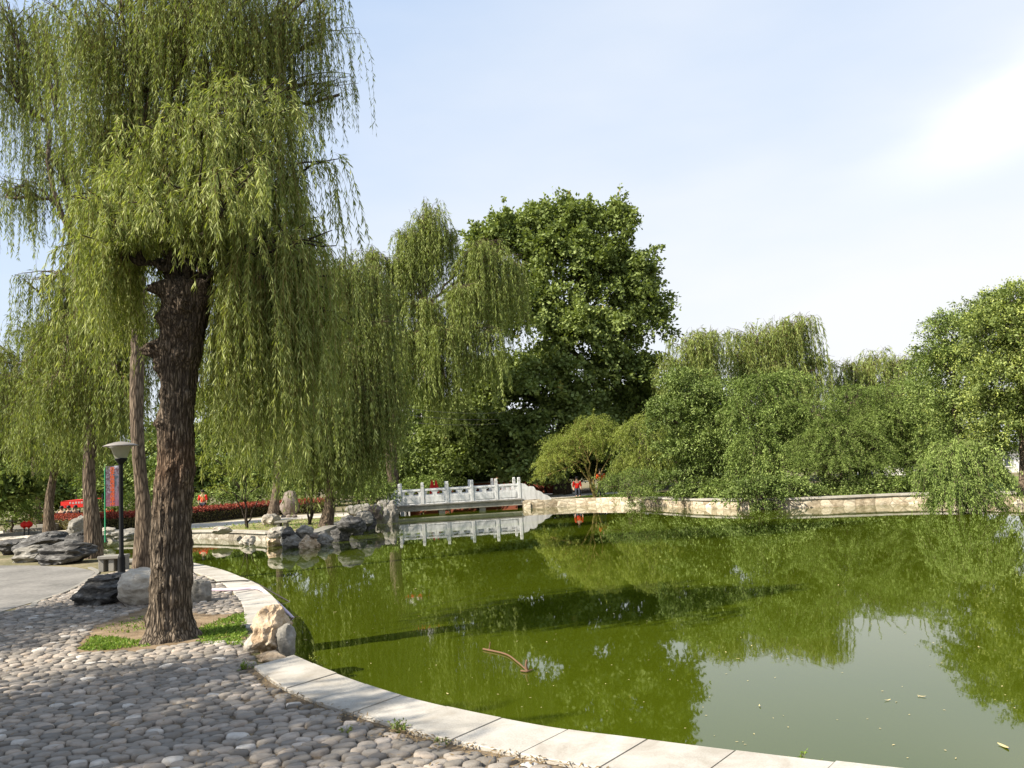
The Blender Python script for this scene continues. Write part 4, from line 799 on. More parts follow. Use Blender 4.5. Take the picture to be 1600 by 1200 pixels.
# shrubs by the bridge's left end and behind the hedge
for i, (px, py, Y, r, lab) in enumerate([(588,765,44,1.0,'leafy bush over the rocks at the left end of the bridge'), (560,760,47,1.5,'rounded bush behind the rocks left of the bridge'), (655,745,53,1.6,'bush behind the left half of the bridge railing'), (700,748,56,1.5,'bush behind the middle of the bridge railing'),
                                         (225,770,47,1.9,'green bush behind the hedge left of the front willow trunk'), (340,770,50,1.9,'green bush behind the hedge right of the front willow trunk'), (20,780,40,1.4,'dim bush behind the steps at the far left'), (430,775,54,2.0,'bush beyond the hedge behind the boulder')]):
    p = gy(px, py, Y); p[2] = GZ; c = gy(px, py, Y)
    leafy('green_bush', lab, p, [p, p+[0,0,.3], p+[0,0,.6]], [.08,.06,.05], [(c[0], c[1], GZ+.9, r, r*.8, 1.0, 150), (c[0]+r*.6, c[1], GZ+.7, r*.6, r*.6, .8, 70), (c[0]-r*.6, c[1]-.2, GZ+.7, r*.6, r*.6, .8, 70)], ('leaf_dark' if i % 2 else 'leaf_feather', .13, .06), 120+i, .06, 1, .15, .9, .5, 0, .06, cat='bush', group='bushes along the far paths')
# sprouting epicormic tuft on the front trunk side
p = gy(240, 735, YA-1.5)
# ------------------------------------------------------------------ hedge
rs = np.random.RandomState(9)
H = spline([gz(*p) for p in [(44,828),(120,829),(210,826),(300,818),(420,806),(520,800)]], 10)
t = thing('red_hedge', 'long clipped red topped hedge behind the far path', 'hedge', H[0]); n = 42000; u = rs.rand(n)*(len(H)-1); i = np.minimum(u.astype(int), len(H)-2); f = (u-i)[:, None]; c = H[i]*(1-f)+H[i+1]*f
dep = rs.rand(n)*1.1; hgt = rs.rand(n)**.8*.78; hgt = hgt+.05*np.sin(u*9); c = c+np.c_[np.zeros(n), dep, hgt]-H[0]; face = (dep < .25) | (hgt > .62)
c = c[face]; hg = hgt[face]
a = Acc(); add_leaves(a, rs, c[hg > .52], rs.normal(size=(int((hg > .52).sum()), 3))+[0,-.3,1.0], .09, .06, .3); a.obj('red_foliage', M['leaf_red'], t)
a = Acc(); add_leaves(a, rs, c[hg <= .52], rs.normal(size=(int((hg <= .52).sum()), 3))+[0,-.3,.5], .09, .06, .3); a.obj('green_foliage', M['leaf_hedge'], t)
a = Acc(); skirt(a, (H[:, :2]-H[0][:2])+[0, .3], 0, .62, .6); a.obj('stem_mass', M['bark_dark'], t)
# ------------------------------------------------------------------ rocks
def rock(name, label, px, py, w, h, mat, seed, d=None, Y=None, z=None, jag=.35, flat=False, group=None, cat='rock', rz=0, parent_off=0, sub=4, layers=0, lean=0):
    """px,py = foot of the rock in the photograph; w,h in pixels"""
    p = gz(px, py, GZ if z is None else z); k = np.linalg.norm(p-CAM)/F_PX; W = w*k/2; Hh = h*k; D = W*.8 if d is None else d
    rs = random.Random(seed); bm = bmesh.new(); bmesh.ops.create_icosphere(bm, subdivisions=sub, radius=1); off = Vector((rs.random()*50, rs.random()*50, rs.random()*50))
    planes = [(Vector((rs.gauss(0,1), rs.gauss(0,1), rs.gauss(0,.8))).normalized(), rs.uniform(.62,.9)) for _ in range(9)]
    for v in bm.verts:
        c = v.co.copy()
        for n_, dd in planes:
            s_ = c.dot(n_)-dd
            if s_ > 0: c -= n_*s_*.85
        q = noise.fractal(c*1.6+off, .9, 2.1, 5); q2 = abs(noise.noise(c*3.2+off*2))
        c *= 1+jag*.5*q-jag*.35*q2
        if layers: c.x += .05*math.sin(c.z*layers+noise.noise(c*2+off)*3); c.y += .06*math.sin(c.z*layers*1.3+1)
        v.co = Vector(((c.x+lean*c.z)*W, c.y*D, (c.z+.78)*Hh/1.72))
    me = bpy.data.meshes.new(name); bm.to_mesh(me); bm.free(); me.materials.append(M[mat])
    if not flat:
        for f_ in me.polygons: f_.use_smooth = True
        try: me.set_sharp_from_angle(angle=math.radians(32))
        except Exception: pass
    o = bpy.data.objects.new(name, me); COL.objects.link(o); o.location = (p[0], p[1]+D*.8, p[2]-.015); o.rotation_euler = (0,0,rz)
    return tag(o, label, cat, group)
rock('boulder', 'craggy tan rock at the pond edge where the coping breaks', 414, 1027, 60, 64, 'rock_tan', 3, jag=.6, sub=5, layers=7, d=.26)
rock('boulder', 'smooth grey stone wedged behind the tan rock above the water', 446, 1026, 34, 46, 'rock_grey', 5, jag=.3)
rock('boulder', 'low pale stone at the left foot of the tan rock', 392, 1022, 28, 28, 'rock_pale', 6, jag=.3)
rock('boulder', 'flat tan stone lying in front of the tan rock', 418, 1036, 50, 15, 'rock_tan', 7, jag=.3, d=.12)
rock('boulder', 'dark fibrous rock left of the pale boulder by the front willow', 146, 950, 84, 42, 'rock_dark', 8, jag=.45, layers=9, sub=5, lean=.25, d=.4)
rock('boulder', 'large smooth pale boulder half hidden by the front willow trunk', 218, 951, 84, 56, 'rock_pale', 9, jag=.28, sub=5, lean=-.1, d=.42)
rock('boulder', 'grey rock peeking out right of the front willow trunk', 308, 944, 34, 38, 'rock_grey', 10, jag=.3)
g1 = 'dark layered rocks piled at the left'
for i, (px, py, w, h, mt, lab) in enumerate([(83,884,86,30,'rock_dark','longest dark rock at the front of the left pile'),(35,880,60,24,'rock_grey','low grey rock at the front left of the pile'),(52,868,80,30,'rock_dark','dark rock in the middle of the left pile'),(48,853,60,16,'rock_pale','pale capped rock on top of the left pile'),
      (112,872,40,34,'rock_dark','upright dark rock at the right end of the left pile'),(10,868,44,24,'rock_dark','dark rock at the left edge of the view'),(95,857,50,18,'rock_grey','grey rock at the back of the left pile'),(5,852,40,12,'rock_pale','flat pale stone behind the left edge rock')]):
    rock('rock', lab, px, py, w, h, mt, 20+i, jag=.45, layers=8, group=g1, lean=.15)
g2 = 'rocks along the left bank'
for i, (px, py, w, h, mt, lab) in enumerate([(120,838,36,26,'rock_grey','pointed grey rock in front of the red hedge'),(135,846,26,12,'rock_grey','low rock beside the pointed grey rock'),(190,845,56,16,'rock_grey','long grey rock on the shore behind the lamp post'),(165,836,20,12,'rock_pale','small pale rock left of the lamp post on the far shore'),
      (343,834,30,12,'rock_pale','pale flat rock on the coping near the young tree'),(428,842,26,20,'rock_pale','pale rock at the corner of the left bank'),(449,842,26,17,'rock_dark','dark banded rock in the bank row'),(474,840,28,18,'rock_grey','grey rock right of the dark banded one'),(490,841,14,9,'rock_pink','small pinkish rock ending the bank row'),
      (420,822,32,18,'rock_pale','rounded pale rock left of the stone table'),(545,832,40,26,'rock_dark','dark mossy rock under the bank willow'),(568,822,30,22,'rock_grey','grey rock halfway to the bridge'),(586,812,26,22,'rock_pink','pinkish rock close to the bridge'),(600,806,34,24,'rock_grey','rock against the bridge foot on the left'),(560,806,44,18,'rock_grey','sloping rock above the bank near the bridge'),
      (607,784,14,12,'rock_pale','white stone beside the first bridge post')]):
    rock('rock', lab, px, py, w, h, mt, 40+i, jag=.4, group=g2, z=GZ if i != 15 else .5)
for i, (px, py, w, h, mt, lab) in enumerate([(425,850,30,15,'rock_tan','tan rock at the waterline under the corner of the left bank'),(450,853,34,15,'rock_grey','grey rock at the waterline under the banded rock'),(478,853,34,14,'rock_tan','tan rock at the waterline below the small pinkish rock'),(503,848,28,15,'rock_grey','grey rock at the waterline below the bank willow'),(528,842,34,18,'rock_dark','dark rock at the waterline right of the bank willow'),(553,832,34,20,'rock_dark','dark wet rock at the waterline halfway to the bridge'),(575,823,28,20,'rock_dark','dark rock at the waterline under the grey rock'),(593,814,26,22,'rock_grey','grey rock at the waterline close to the bridge'),(612,811,24,26,'rock_grey','grey rock under the left end of the bridge'),(385,847,26,8,'rock_pale','flat pale rock at the waterline below the young tree')]):
    rock('rock', lab, px, py+7, w, h+8, mt, 140+i, jag=.5, d=.35, group='rocks at the waterline of the left bank', z=-.05)
rock('boulder', 'big rounded pinkish display boulder behind the stone table', 450, 805, 31, 36, 'rock_pink', 61, jag=.25)
for i, (px, w) in enumerate([(442,8),(451,9),(460,8)]): rock('rock', ['left','middle','right'][i]+' of three small stones propping the big boulder', px, 809, w, 5, 'rock_pink', 64+i, jag=.3, group='small stones under the big boulder')
# cobble ring stones round the right foot of the front willow need no extra object
# ------------------------------------------------------------------ lamp
p = gz(190, 901); t = thing('park_lamp', 'black post lamp with a flat grey hat beside the stone bench', 'lamp', p); k = p[1]/F_PX
zz = lambda y: gy(190, y, p[1])[2]-p[2]
a = Acc(); lathe(a, (0,0,0), [(0,0),(.09,0),(.09,.02),(.075,.05),(.072,zz(872)),(.06,zz(868)),(.045,zz(866)),(.042,zz(726)),(.042,zz(724))], 20); a.obj('pole', M['black'], t, True)
a = Acc(); lathe(a, (0,0,0), [(.045,zz(726)),(.055,zz(724)),(.12,zz(718)),(.125,zz(716)),(.0,zz(716)-.001)], 24); a.obj('lamp_neck', M['black'], t, True)
a = Acc(); lathe(a, (0,0,0), [(.115,zz(715.8)),(.20,zz(699)),(.255,zz(697.5)),(.250,zz(697.7)),(.19,zz(699.6)),(.105,zz(715.2))], 32); a.obj('lamp_shade', M['glass'], t, True)
a = Acc(); lathe(a, (0,0,0), [(.0,zz(697.3)),(.30,zz(697.3)),(.345,zz(697.0)),(.345,zz(696.4)),(.26,zz(693.6)),(.13,zz(691)),(.05,zz(690)),(0,zz(689.8))], 36); a.obj('lamp_hat', M['hat'], t, True)
a = Acc(); lathe(a, (0,0,0), [(0,zz(715)),(.03,zz(715)),(.035,zz(706)),(.02,zz(701)),(0,zz(700.5))], 12); a.obj('bulb', M['white'], t, True)
# bench, table
def stone_table(name, label, cat, px, py, w, h, dep, legs, rz=0, mat='granite', bev=.01):
    p = gz(px, py); k = p[1]/F_PX; t = thing(name, label, cat, p, rz); W = w*k/2; Hh = h*k
    a = Acc(); box(a, (-W,-dep/2,Hh-.07), (W,dep/2,Hh), bev=bev); a.obj('seat' if cat == 'bench' else 'tabletop', M[mat], t)
    for lx in legs:
        a = Acc(); box(a, (lx*W-.06,-dep*.38,0), (lx*W+.06,dep*.38,Hh-.072), bev=.008); a.obj('leg', M[mat], t)
    return t
stone_table('stone_bench', 'grey stone bench with slab top beside the lamp post', 'bench', 178, 892, 38, 24, .4, (-.78, .05, .8))
stone_table('stone_bench', 'low stone bench slab between the lamp post and the pale willow trunk', 'bench', 205, 882, 20, 8, .35, (-.6, .6))
stone_table('stone_table', 'small stone table on the left bank in front of the big boulder', 'table', 442, 826, 20, 12, .5, (-.5, .5))
# steps at the left
t = thing('stone_steps', 'short flight of pale stone steps at the far left', 'steps', gz(30, 842)); 
for i in range(4):
    a = Acc(); q0 = gz(38+i*9, 841-i*3.4)-np.array(t.location); box(a, (q0[0]-1.6, q0[1], 0), (q0[0]+.7, q0[1]+.55, .09*(i+1)), bev=.01); a.obj('step', M['granite'], t)
# ------------------------------------------------------------------ bridge
BA = gy(625, 788, 45.0); BA[2] = 0; alpha = math.radians(6.5)
t = thing('stone_bridge', 'low white marble footbridge with carved railings crossing the pond', 'bridge', BA, alpha)
def bpx(px): # pixel column to local x on the front face
    d = ray(px, 790); a_ = np.array([[d[0], -math.cos(alpha)], [d[1], -math.sin(alpha)]]); s_ = np.linalg.solve(a_, BA[:2]-CAM[:2]); return s_[1]
LX = bpx(815); WD = 2.6
a = Acc(); box(a, (-.3,-.05,.44), (LX+.1,WD+.05,.52), bev=.01); a.obj('deck', M['granite'], t)
for y0 in (.03, WD-.38):
    a = Acc(); box(a, (-.25,y0,.17), (LX+.05,y0+.35,.437)); a.obj('beam', M['beam'], t)
for px in (690.5, 754):
    a = Acc(); x = bpx(px); box(a, (x-.17,.12,-.6), (x+.17,WD-.12,.168)); a.obj('pier', M['beam'], t)
for x0, x1 in ((-1.0,-.26), (LX+.06, LX+1.0)):
    a = Acc(); box(a, (x0,-.02,-.6), (x1,WD+.02,.436)); a.obj('abutment', M['wall'], t)
posts = [bpx(x) for x in (625,661,700,739,777,813)]
for side, yy in ((0, .06), (1, WD-.06)):
    for i, x in enumerate(posts):
        if side: x = x+.0
        a = Acc(); box(a, (x-.08,yy-.08,.52), (x+.08,yy+.08,1.50), bev=.012); box(a, (x-.09,yy-.09,1.50), (x+.09,yy+.09,1.53)); box(a, (x-.075,yy-.075,1.53), (x+.075,yy+.075,1.68), bev=.02); a.obj('post', M['marble'], t)
    for i in range(5):
        x0, x1 = posts[i]+.093, posts[i+1]-.093; a = Acc()
        box(a, (x0,yy-.05,.54), (x1,yy+.05,1.0)); box(a, (x0,yy-.055,1.22), (x1,yy+.055,1.32), bev=.012)
        box(a, (x0+.08,yy-.065,.62), (x1-.08,yy-.051,.93)) ; box(a, (x0,yy-.07,.50+.022), (x1,yy+.07,.539))
        for f_ in (0, .5, 1):   # small carved supports that leave openings below the rail
            c_ = x0+.06+(x1-x0-.12)*f_; w_ = .06 if f_ != .5 else .11
            box(a, (c_-w_,yy-.035,1.001), (c_+w_,yy+.035,1.219)); box(a, (c_-w_*1.7,yy-.033,1.15), (c_+w_*1.7,yy+.033,1.218))
        a.obj('rail_panel', M['marble'], t)
    # drum stone ending the railing
    for sgn, x in ((1, posts[-1]+.077), (-1, posts[0]-.077)):
        if sgn < 0 and side == 0: continue
        a = Acc(); prof = [(0,1.36),(.25,1.30),(.36,1.20),(.40,1.12),(.55,1.16),(.72,1.13),(.80,1.0),(.84,.92),(1.0,.88),(1.15,.80),(1.25,.68),(1.45,.62),(1.65,.46)]
        n = len(prof); V = []
        for yv in (yy-.06, yy+.06):
            for (dx, z) in prof: V.append((x+sgn*dx, yv, z))
            for (dx, z) in prof: V.append((x+sgn*dx, yv, .30))
        Fs = []
        for i in range(n-1):
            Fs += [[i,i+1,n+i+1,n+i], [2*n+i,3*n+i,3*n+i+1,2*n+i+1], [i,2*n+i,2*n+i+1,i+1]]
        Fs += [[0,n,3*n,2*n],[n-1,3*n-1,4*n-1,2*n-1]]
        a.add(V, Fs); a.obj('drum_stone', M['marble'], t)
# ------------------------------------------------------------------ people
def person(label, px, py, Y, shirt, sit=False, face=0, hgt=1.65, trousers='darkcloth'):
    p = gy(px, py, Y); p[2] = GZ; s = hgt/1.7; t = thing('person', label, 'person', p, face)
    hip = .92*s if not sit else .45*s; J = {}
    def sk(name, pts, edges, rad, mat, par):
        me = bpy.data.meshes.new(name); me.from_pydata([tuple(q) for q in pts], edges, []); me.materials.append(M[mat]); o = bpy.data.objects.new(name, me); COL.objects.link(o); o.parent = par
        md = o.modifiers.new('skin', 'SKIN'); md.use_smooth_shade = True; o.modifiers.new('sub', 'SUBSURF').levels = 1
        for v_, r in zip(me.skin_vertices[0].data, rad): v_.radius = r if isinstance(r, tuple) else (r, r)
        me.skin_vertices[0].data[0].use_root = True; return o
    z = hip; ch = z+.42*s; nk = z+.56*s; hd = z+.68*s; tp = z+.78*s
    if sit: kn = [(.1,-.42,z+.02),(-.1,-.42,z+.02)]; ft = [(.1,-.45,.06),(-.1,-.45,.06)]
    else: kn = [(.1,-.02,z*.52),(-.1,-.02,z*.52)]; ft = [(.11,0,.06),(-.11,0,.06)]
    toe = [(a_[0], a_[1]-.15, .04) for a_ in ft]
    pts = [(0,0,z),(0,0,z+.2*s),(0,0,ch),(0,0,nk),(0,-.01,hd),(0,-.01,tp),(.19,0,ch+.02),(.24,-.03,ch-.26),(.2,-.2 if sit else -.06,ch-.46),(-.19,0,ch+.02),(-.24,-.03,ch-.26),(-.2,-.2 if sit else -.06,ch-.46),(.09,0,z-.05),kn[0],ft[0],toe[0],(-.09,0,z-.05),kn[1],ft[1],toe[1]]
    ed = [(0,1),(1,2),(2,3),(3,4),(4,5),(2,6),(6,7),(7,8),(2,9),(9,10),(10,11),(0,12),(12,13),(13,14),(14,15),(0,16),(16,17),(17,18),(18,19)]
    rad = [(.13,.1),(.12,.09),(.14,.09),.05,.095,.08,.055,.042,.035,.055,.042,.035,.085,.06,.045,.035,.085,.06,.045,.035]
    sk('body', pts, ed, rad, 'skin', t)
    sk('shirt', pts[:3]+[pts[6],pts[7],pts[9],pts[10]], [(0,1),(1,2),(2,3),(3,4),(2,5),(5,6)], [(.155,.125),(.145,.115),(.165,.115),.075,.06,.075,.06], shirt, t)
    sk('trousers', [pts[0],pts[12],pts[13],pts[14],pts[16],pts[17],pts[18]], [(0,1),(1,2),(2,3),(0,4),(4,5),(5,6)], [(.16,.13),.11,.08,.065,.11,.08,.065], trousers, t)
    a = Acc(); lathe(a, (0,.012,hd-.02), [(.098,-.01),(.108,.05),(.095,.10),(.06,.135),(0,.15)], 14); a.obj('hair', M['hair'], t, True)
    return t
person('person in a red shirt standing behind the hedge right of the front willow trunk', 317, 780, 48, 'red')
person('person in red seated behind the hedge just left of the pale trunk', 171, 790, 47, 'red', True)
person('dark haired person seated under the left side of the red awning', 96, 800, 46, 'darkcloth', True)
person('dark clothed person seated under the middle of the red awning', 107, 800, 46.3, 'darkcloth', True)
person('dark clothed person seated under the right side of the red awning', 118, 800, 46, 'darkcloth', True, .5)
person('person in an orange top standing behind the feathery shrub', 940, 765, 47, 'orange', hgt=1.6)
person('person in red sitting in the shade behind the path right of the bridge', 902, 765, 50, 'red', True)
person('person in a red top standing beyond the middle of the bridge', 778, 760, 54, 'red')
# ------------------------------------------------------------------ awning, banner, lanterns
Ya = 47.0; p = gy(118, 800, Ya); p[2] = GZ; t = thing('red_awning', 'bright red canopy with white lettering band beyond the hedge', 'awning', p)
def loc(px, py, Y=Ya): return gy(px, py, Y)-p
q0, q1 = loc(95, 786), loc(140, 784); z0 = loc(118, 793)[2]; z1 = loc(118, 782)[2]
a = Acc(); box(a, (q0[0],-.02,z0), (q1[0],.02,z1)); a.obj('valance', M['red'], t)
a = Acc(); a.add([(q0[0],-.02,z1-.03),(q1[0],-.02,z1-.03),(q1[0]-.1,1.6,z1+.02),(q0[0]+.1,1.6,z1+.02),(q0[0],-.02,z1),(q1[0],-.02,z1),(q1[0]-.1,1.6,z1+.05),(q0[0]+.1,1.6,z1+.05)], BOXF); a.obj('canopy', M['red'], t)
for x in (q0[0]+.05, q1[0]-.05):
    for y in (.05, 1.55):
        a = Acc(); tube(a, [(x,y,0),(x,y,z1+(0.3 if y > 1 else 0))], [.025,.025], 8); a.obj('leg', M['wire'], t)
rs = np.random.RandomState(3); a = Acc()
for i in range(7):
    cx = q0[0]+.55+i*.16; zc = (z0+z1)/2+.07
    for (u0, v0, u1, v1) in ((-.05,.03,.05,.045),(-.05,-.02,.05,-.005),(-.008,-.06,.008,.06),(-.045,-.06,-.03,.02),(.03,-.06,.045,.03)):
        if rs.rand() < .85: box(a, (cx+u0,-.03,zc+v0), (cx+u1,-.022,zc+v1))
a.obj('lettering', M['white'], t)
m, nt = new_mat('banner print'); v = coord(nt); n1 = noise_n(nt, v, 3.2, 4); sp = N(nt, 'ShaderNodeSeparateXYZ'); L(nt, v, sp.inputs[0])
cc = ramp(nt, n1, [(.35,(.03,.05,.07)),(.46,(.14,.12,.16)),(.55,(.05,.02,.03)),(.68,(.34,.34,.42))]); mr = N(nt, 'ShaderNodeMapRange'); mr.inputs[1].default_value = 1.0; mr.inputs[2].default_value = 1.9; L(nt, sp.outputs[2], mr.inputs[0])
cc = mixc(nt, math_n(nt, 'SUBTRACT', 1.0, mr.outputs[0], True), cc, (.22,.05,.09)); finish(nt, princ(nt, cc, .7)); M['banner'] = m
Yb = 30.0; p = gy(176, 800, Yb); p[2] = GZ; t = thing('hanging_banner', 'tall narrow printed banner with orange vertical characters behind the lamp post', 'banner', p); zt = gy(176,728,Yb)[2]-GZ; zb = gy(176,791,Yb)[2]-GZ
W = 10.5/F_PX*Yb
a = Acc(); box(a, (-W,-.008,zb), (W,.008,zt)); a.obj('cloth', M['banner'], t)
for x, mt in ((-W-.03, 'greenpole'), (W+.03, 'wire')):
    if mt == 'greenpole': M[mt] = simple('green pole', (.05,.35,.16), .5)
    a = Acc(); tube(a, [(x,0,0),(x,0,zt+.08)], [.025,.025], 8); a.obj('pole', M[mt], t)
a = Acc(); nchar = 9
for i in range(nchar):
    zc = zt-.12-(zt-zb-.22)*i/(nchar-1); s_ = .075
    for (u0, v0, u1, v1) in ((-1,.75,1,.95),(-1,-.1,1,.1),(-.12,-1,.12,1),(-.9,-.95,-.65,.3),(.6,-.9,.85,.5),(-.7,.35,.7,.5)):
        if rs.rand() < .8: box(a, (u0*s_,-.014,zc+v0*s_), (u1*s_,-.0085,zc+v1*s_))
a.obj('lettering', M['orange'], t)
def lantern(label, px, py, Y, r, group='red lanterns in the park'):
    c = gy(px, py, Y); t = thing('red_lantern', label, 'lantern', c, 0, group)
    a = Acc(); th = np.linspace(-PI/2, PI/2, 9); lathe(a, (0,0,0), [(max(.25*r, r*math.cos(x)), r*.85*math.sin(x)) for x in th], 18); a.obj('globe', M['red'], t, True)
    a = Acc(); lathe(a, (0,0,0), [(0,-.85*r),(.27*r,-.85*r),(.27*r,-1.0*r),(0,-1.0*r)], 12); lathe(a, (0,0,0), [(.27*r,.85*r),(.27*r,1.0*r),(0,1.0*r)], 12); a.obj('cap', M['orange'], t); return t
def standing_lantern(label, px, py, Y, r):
    t = lantern(label, px, py, Y, r); z = t.location.z-GZ; a = Acc(); tube(a, [(0,0,-z),(0,0,-r)], [.03,.03], 8); a.obj('stand', M['wire'], t)
standing_lantern('left red lantern of a low pair beside the steps', 38, 820, 38, .17); standing_lantern('right red lantern of a low pair beside the steps', 45, 819.5, 38, .17)
# two red folded parasols beyond the bridge
for px, lab in ((675.5, 'left one of two red folded parasols beyond the bridge railing'), (682, 'right one of two red folded parasols beyond the bridge railing')):
    p = gy(px, 770, 50); p[2] = GZ; zt = gy(px, 749, 50)[2]-GZ; t = thing('folded_parasol', lab, 'parasol', p, 0, 'red folded parasols')
    a = Acc(); lathe(a, (0,0,0), [(.16,zt-.95),(.15,zt-.5),(.10,zt-.32),(.05,zt-.1),(.0,zt)], 12); a.obj('canopy', M['red'], t, True)
    a = Acc(); tube(a, [(0,0,0),(0,0,zt-.5)], [.025,.025], 8); a.obj('pole', M['wire'], t)
# ------------------------------------------------------------------ buildings far behind
def building(label, x0, x1, ytop, Y, wallm, floors, cols, depth=8, roof='roof', band=None):
    a0 = gy(x0, 770, Y); a1 = gy(x1, 770, Y); H_ = gy((x0+x1)/2, ytop, Y)[2]-GZ; p = np.array([a0[0], Y, GZ]); Wd = a1[0]-a0[0]
    t = thing('building', label, 'building', p); a = Acc(); box(a, (0,0,0), (Wd,depth,H_)); a.obj('wall', M[wallm], t)
    a = Acc(); box(a, (-.3,-.3,H_+.003), (Wd+.3,depth+.3,H_+.35), bev=.03); a.obj('roof', M[roof], t)
    fh = H_/floors; cw = Wd/cols
    for f in range(floors):
        for c in range(cols):
            fr = Acc(); xa, xb, za, zb = (c+.25)*cw, (c+.75)*cw, f*fh+.3*fh, f*fh+.8*fh
            for b_ in (((xa-.06,-.05,za-.06),(xb+.06,.02,za)), ((xa-.06,-.05,zb),(xb+.06,.02,zb+.06)), ((xa-.06,-.05,za),(xa,.02,zb)), ((xb,-.05,za),(xb+.06,.02,zb)), (((xa+xb)/2-.03,-.04,za),((xa+xb)/2+.03,.02,zb))): box(fr, *b_)
            fo = fr.obj('window', M['white'], t); pn = Acc(); box(pn, (xa,-.02,za), (xb,-.004,zb)); pn.obj('pane', M['window'], fo)
        if band:
            a = Acc(); box(a, (-.02,-.06,f*fh+.08*fh), (Wd+.02,-.003,f*fh+.18*fh)); a.obj('band', M[band], t)
    return t
building('pale block with red bands glimpsed behind the tall willow', 585, 690, 535, 92, 'palewall', 5, 4, band='red')
building('orange plastered house with grey windows behind the bridge', 722, 800, 688, 66, 'orangewall', 2, 4)
building('white low building at the right beyond the lawn', 1430, 1800, 702, 50, 'white', 1, 9)
building('white shed glimpsed between the shrubs on the right bank', 1100, 1230, 715, 50, 'white', 1, 4)
# low brick wall seen through the bridge openings
p = gy(640, 785, 60.5); p[2] = GZ; t = thing('brick_wall', 'low red brick wall beyond the pond, seen under the bridge deck', 'wall', p); a = Acc(); box(a, (0,0,0), (11,.3,1.0)); a.obj('wall_face', M['brick'], t); a = Acc(); box(a, (-.05,-.06,1.003), (11.05,.36,1.09), bev=.01); a.obj('wall_cap', M['granite'], t)
# wires
for i, (y0, y1) in enumerate(((628,636),(638,646),(652,650))):
    p0, p1 = gy(560, y0, 40), gy(860, y1, 58); t_ = np.linspace(0, 1, 12)[:, None]; Q = p0*(1-t_)+p1*t_; Q[:, 2] -= .5*np.sin(PI*t_[:, 0]); a = Acc(); tube(a, Q-p0, np.full(12, .009), 5); o = a.obj('overhead_wire', M['granite'], None); o.location = p0
    tag(o, ['top', 'middle', 'bottom'][i]+' one of three thin wires strung before the tall willow and plane tree', 'wire', 'overhead wires')
# ------------------------------------------------------------------ hoses, branch, floating bits
def hose(name, label, pts, r, mat, cat='hose'):
    P = spline(pts, 8); a = Acc(); tube(a, P-P[0], np.full(len(P), r), 10); o = a.obj(name, M[mat], None, True); o.location = P[0]; return tag(o, label, cat)
zc = GZ+.055
hose('garden_hose', 'pale pink hose lying over the coping and dipping into the pond', [gz(300,924,GZ+.06), gz(330,922,zc), gz(370,921,zc), gz(398,919,zc), gz(410,922,zc+.01), gz(427,936,.24), gz(444,952,.10), gz(457,965,.0), gz(459,967,-.05)], .024, 'hose')
hose('garden_hose', 'thin dark hose crossing the coping behind the pink one', [gz(300,914,zc-.01), gz(345,909,zc), gz(384,907.5,zc), gz(400,911,.25), gz(425,925,.12), gz(452,940,.0), gz(455,942,-.04)], .012, 'darkhose')
hose('twig', 'short pale stick poking out of the water at the hose end', [gz(440,976,.05), gz(450,970,.02), gz(460,964,.0), gz(474,964,-.01)], .008, 'stick', 'twig')
a = Acc(); o0 = gz(822,1048,0)
for pts, r in (([(755,1014),(790,1022),(808,1034),(824,1048)], .011), ([(824,1048),(822,1040),(823,1031)], .017), ([(814,1048),(824,1049),(832,1046)], .010), ([(764,1016),(765,1010),(766,1003)], .008)):
    P = []
    for i, (x, y) in enumerate(pts):
        base = gz(x, y, .012) if r != .017 and r != .008 else gy(x, y, gz(pts[0][0], pts[0][1], 0)[1])
        P.append(base-o0)
    P = spline(P, 5); tube(a, P, np.linspace(r, r*.6, len(P)), 7)
o = a.obj('fallen_branch', M['stick'], None, True); o.location = o0; tag(o, 'crooked bare branch floating in the green water', 'branch')
rs = np.random.RandomState(12)
fl = [(1187,1104,'near the bottom of the sky reflection'),(1569,1167,'at the bottom right corner of the pond'),(1387,1095,'in the grey sky reflection'),(1440,1089,'right of centre in the sky reflection'),(1153,1030,'below the willow reflection'),(1135,1020,'left of the willow reflection'),(650,920,'left of the pond centre'),(622,918,'beside the pond centre left leaf'),(523,957,'right of the hose end'),(542,1005,'right of the tan rock'),(1530,1012,'in the right tree reflection'),(1174,1010,'above the sky reflection'),(855,1004,'near the pond centre'),(478,1000,'close to the tan rock'),(960,960,'in the plane tree reflection'),(1310,915,'in the green reflection at right'),(700,1085,'near the pale gap reflection')]
for i, (x, y, w) in enumerate(fl):
    p = gz(x, y, 0); ln = .055 if i == 1 else rs.uniform(.02, .036); az = rs.rand()*6.28; a = Acc()
    s_ = np.linspace(-1, 1, 7); c = np.stack([s_*ln, .15*ln*s_**2, .006+.006*s_**2], -1); wd = .28*ln*np.sqrt(np.clip(1-s_**2, .02, 1))
    V = np.concatenate([c+np.c_[0*wd, wd, 0*wd], c-np.c_[0*wd, wd, 0*wd]]); R2 = np.array([[math.cos(az),-math.sin(az),0],[math.sin(az),math.cos(az),0],[0,0,1]]); a.add(V@R2.T, [[k, k+1, 7+k+1, 7+k] for k in range(6)]); o = a.obj('floating_leaf', M['pebdry'], None); o.location = p
    tag(o, 'small pale floating leaf '+w, 'leaf', 'leaves floating on the pond')
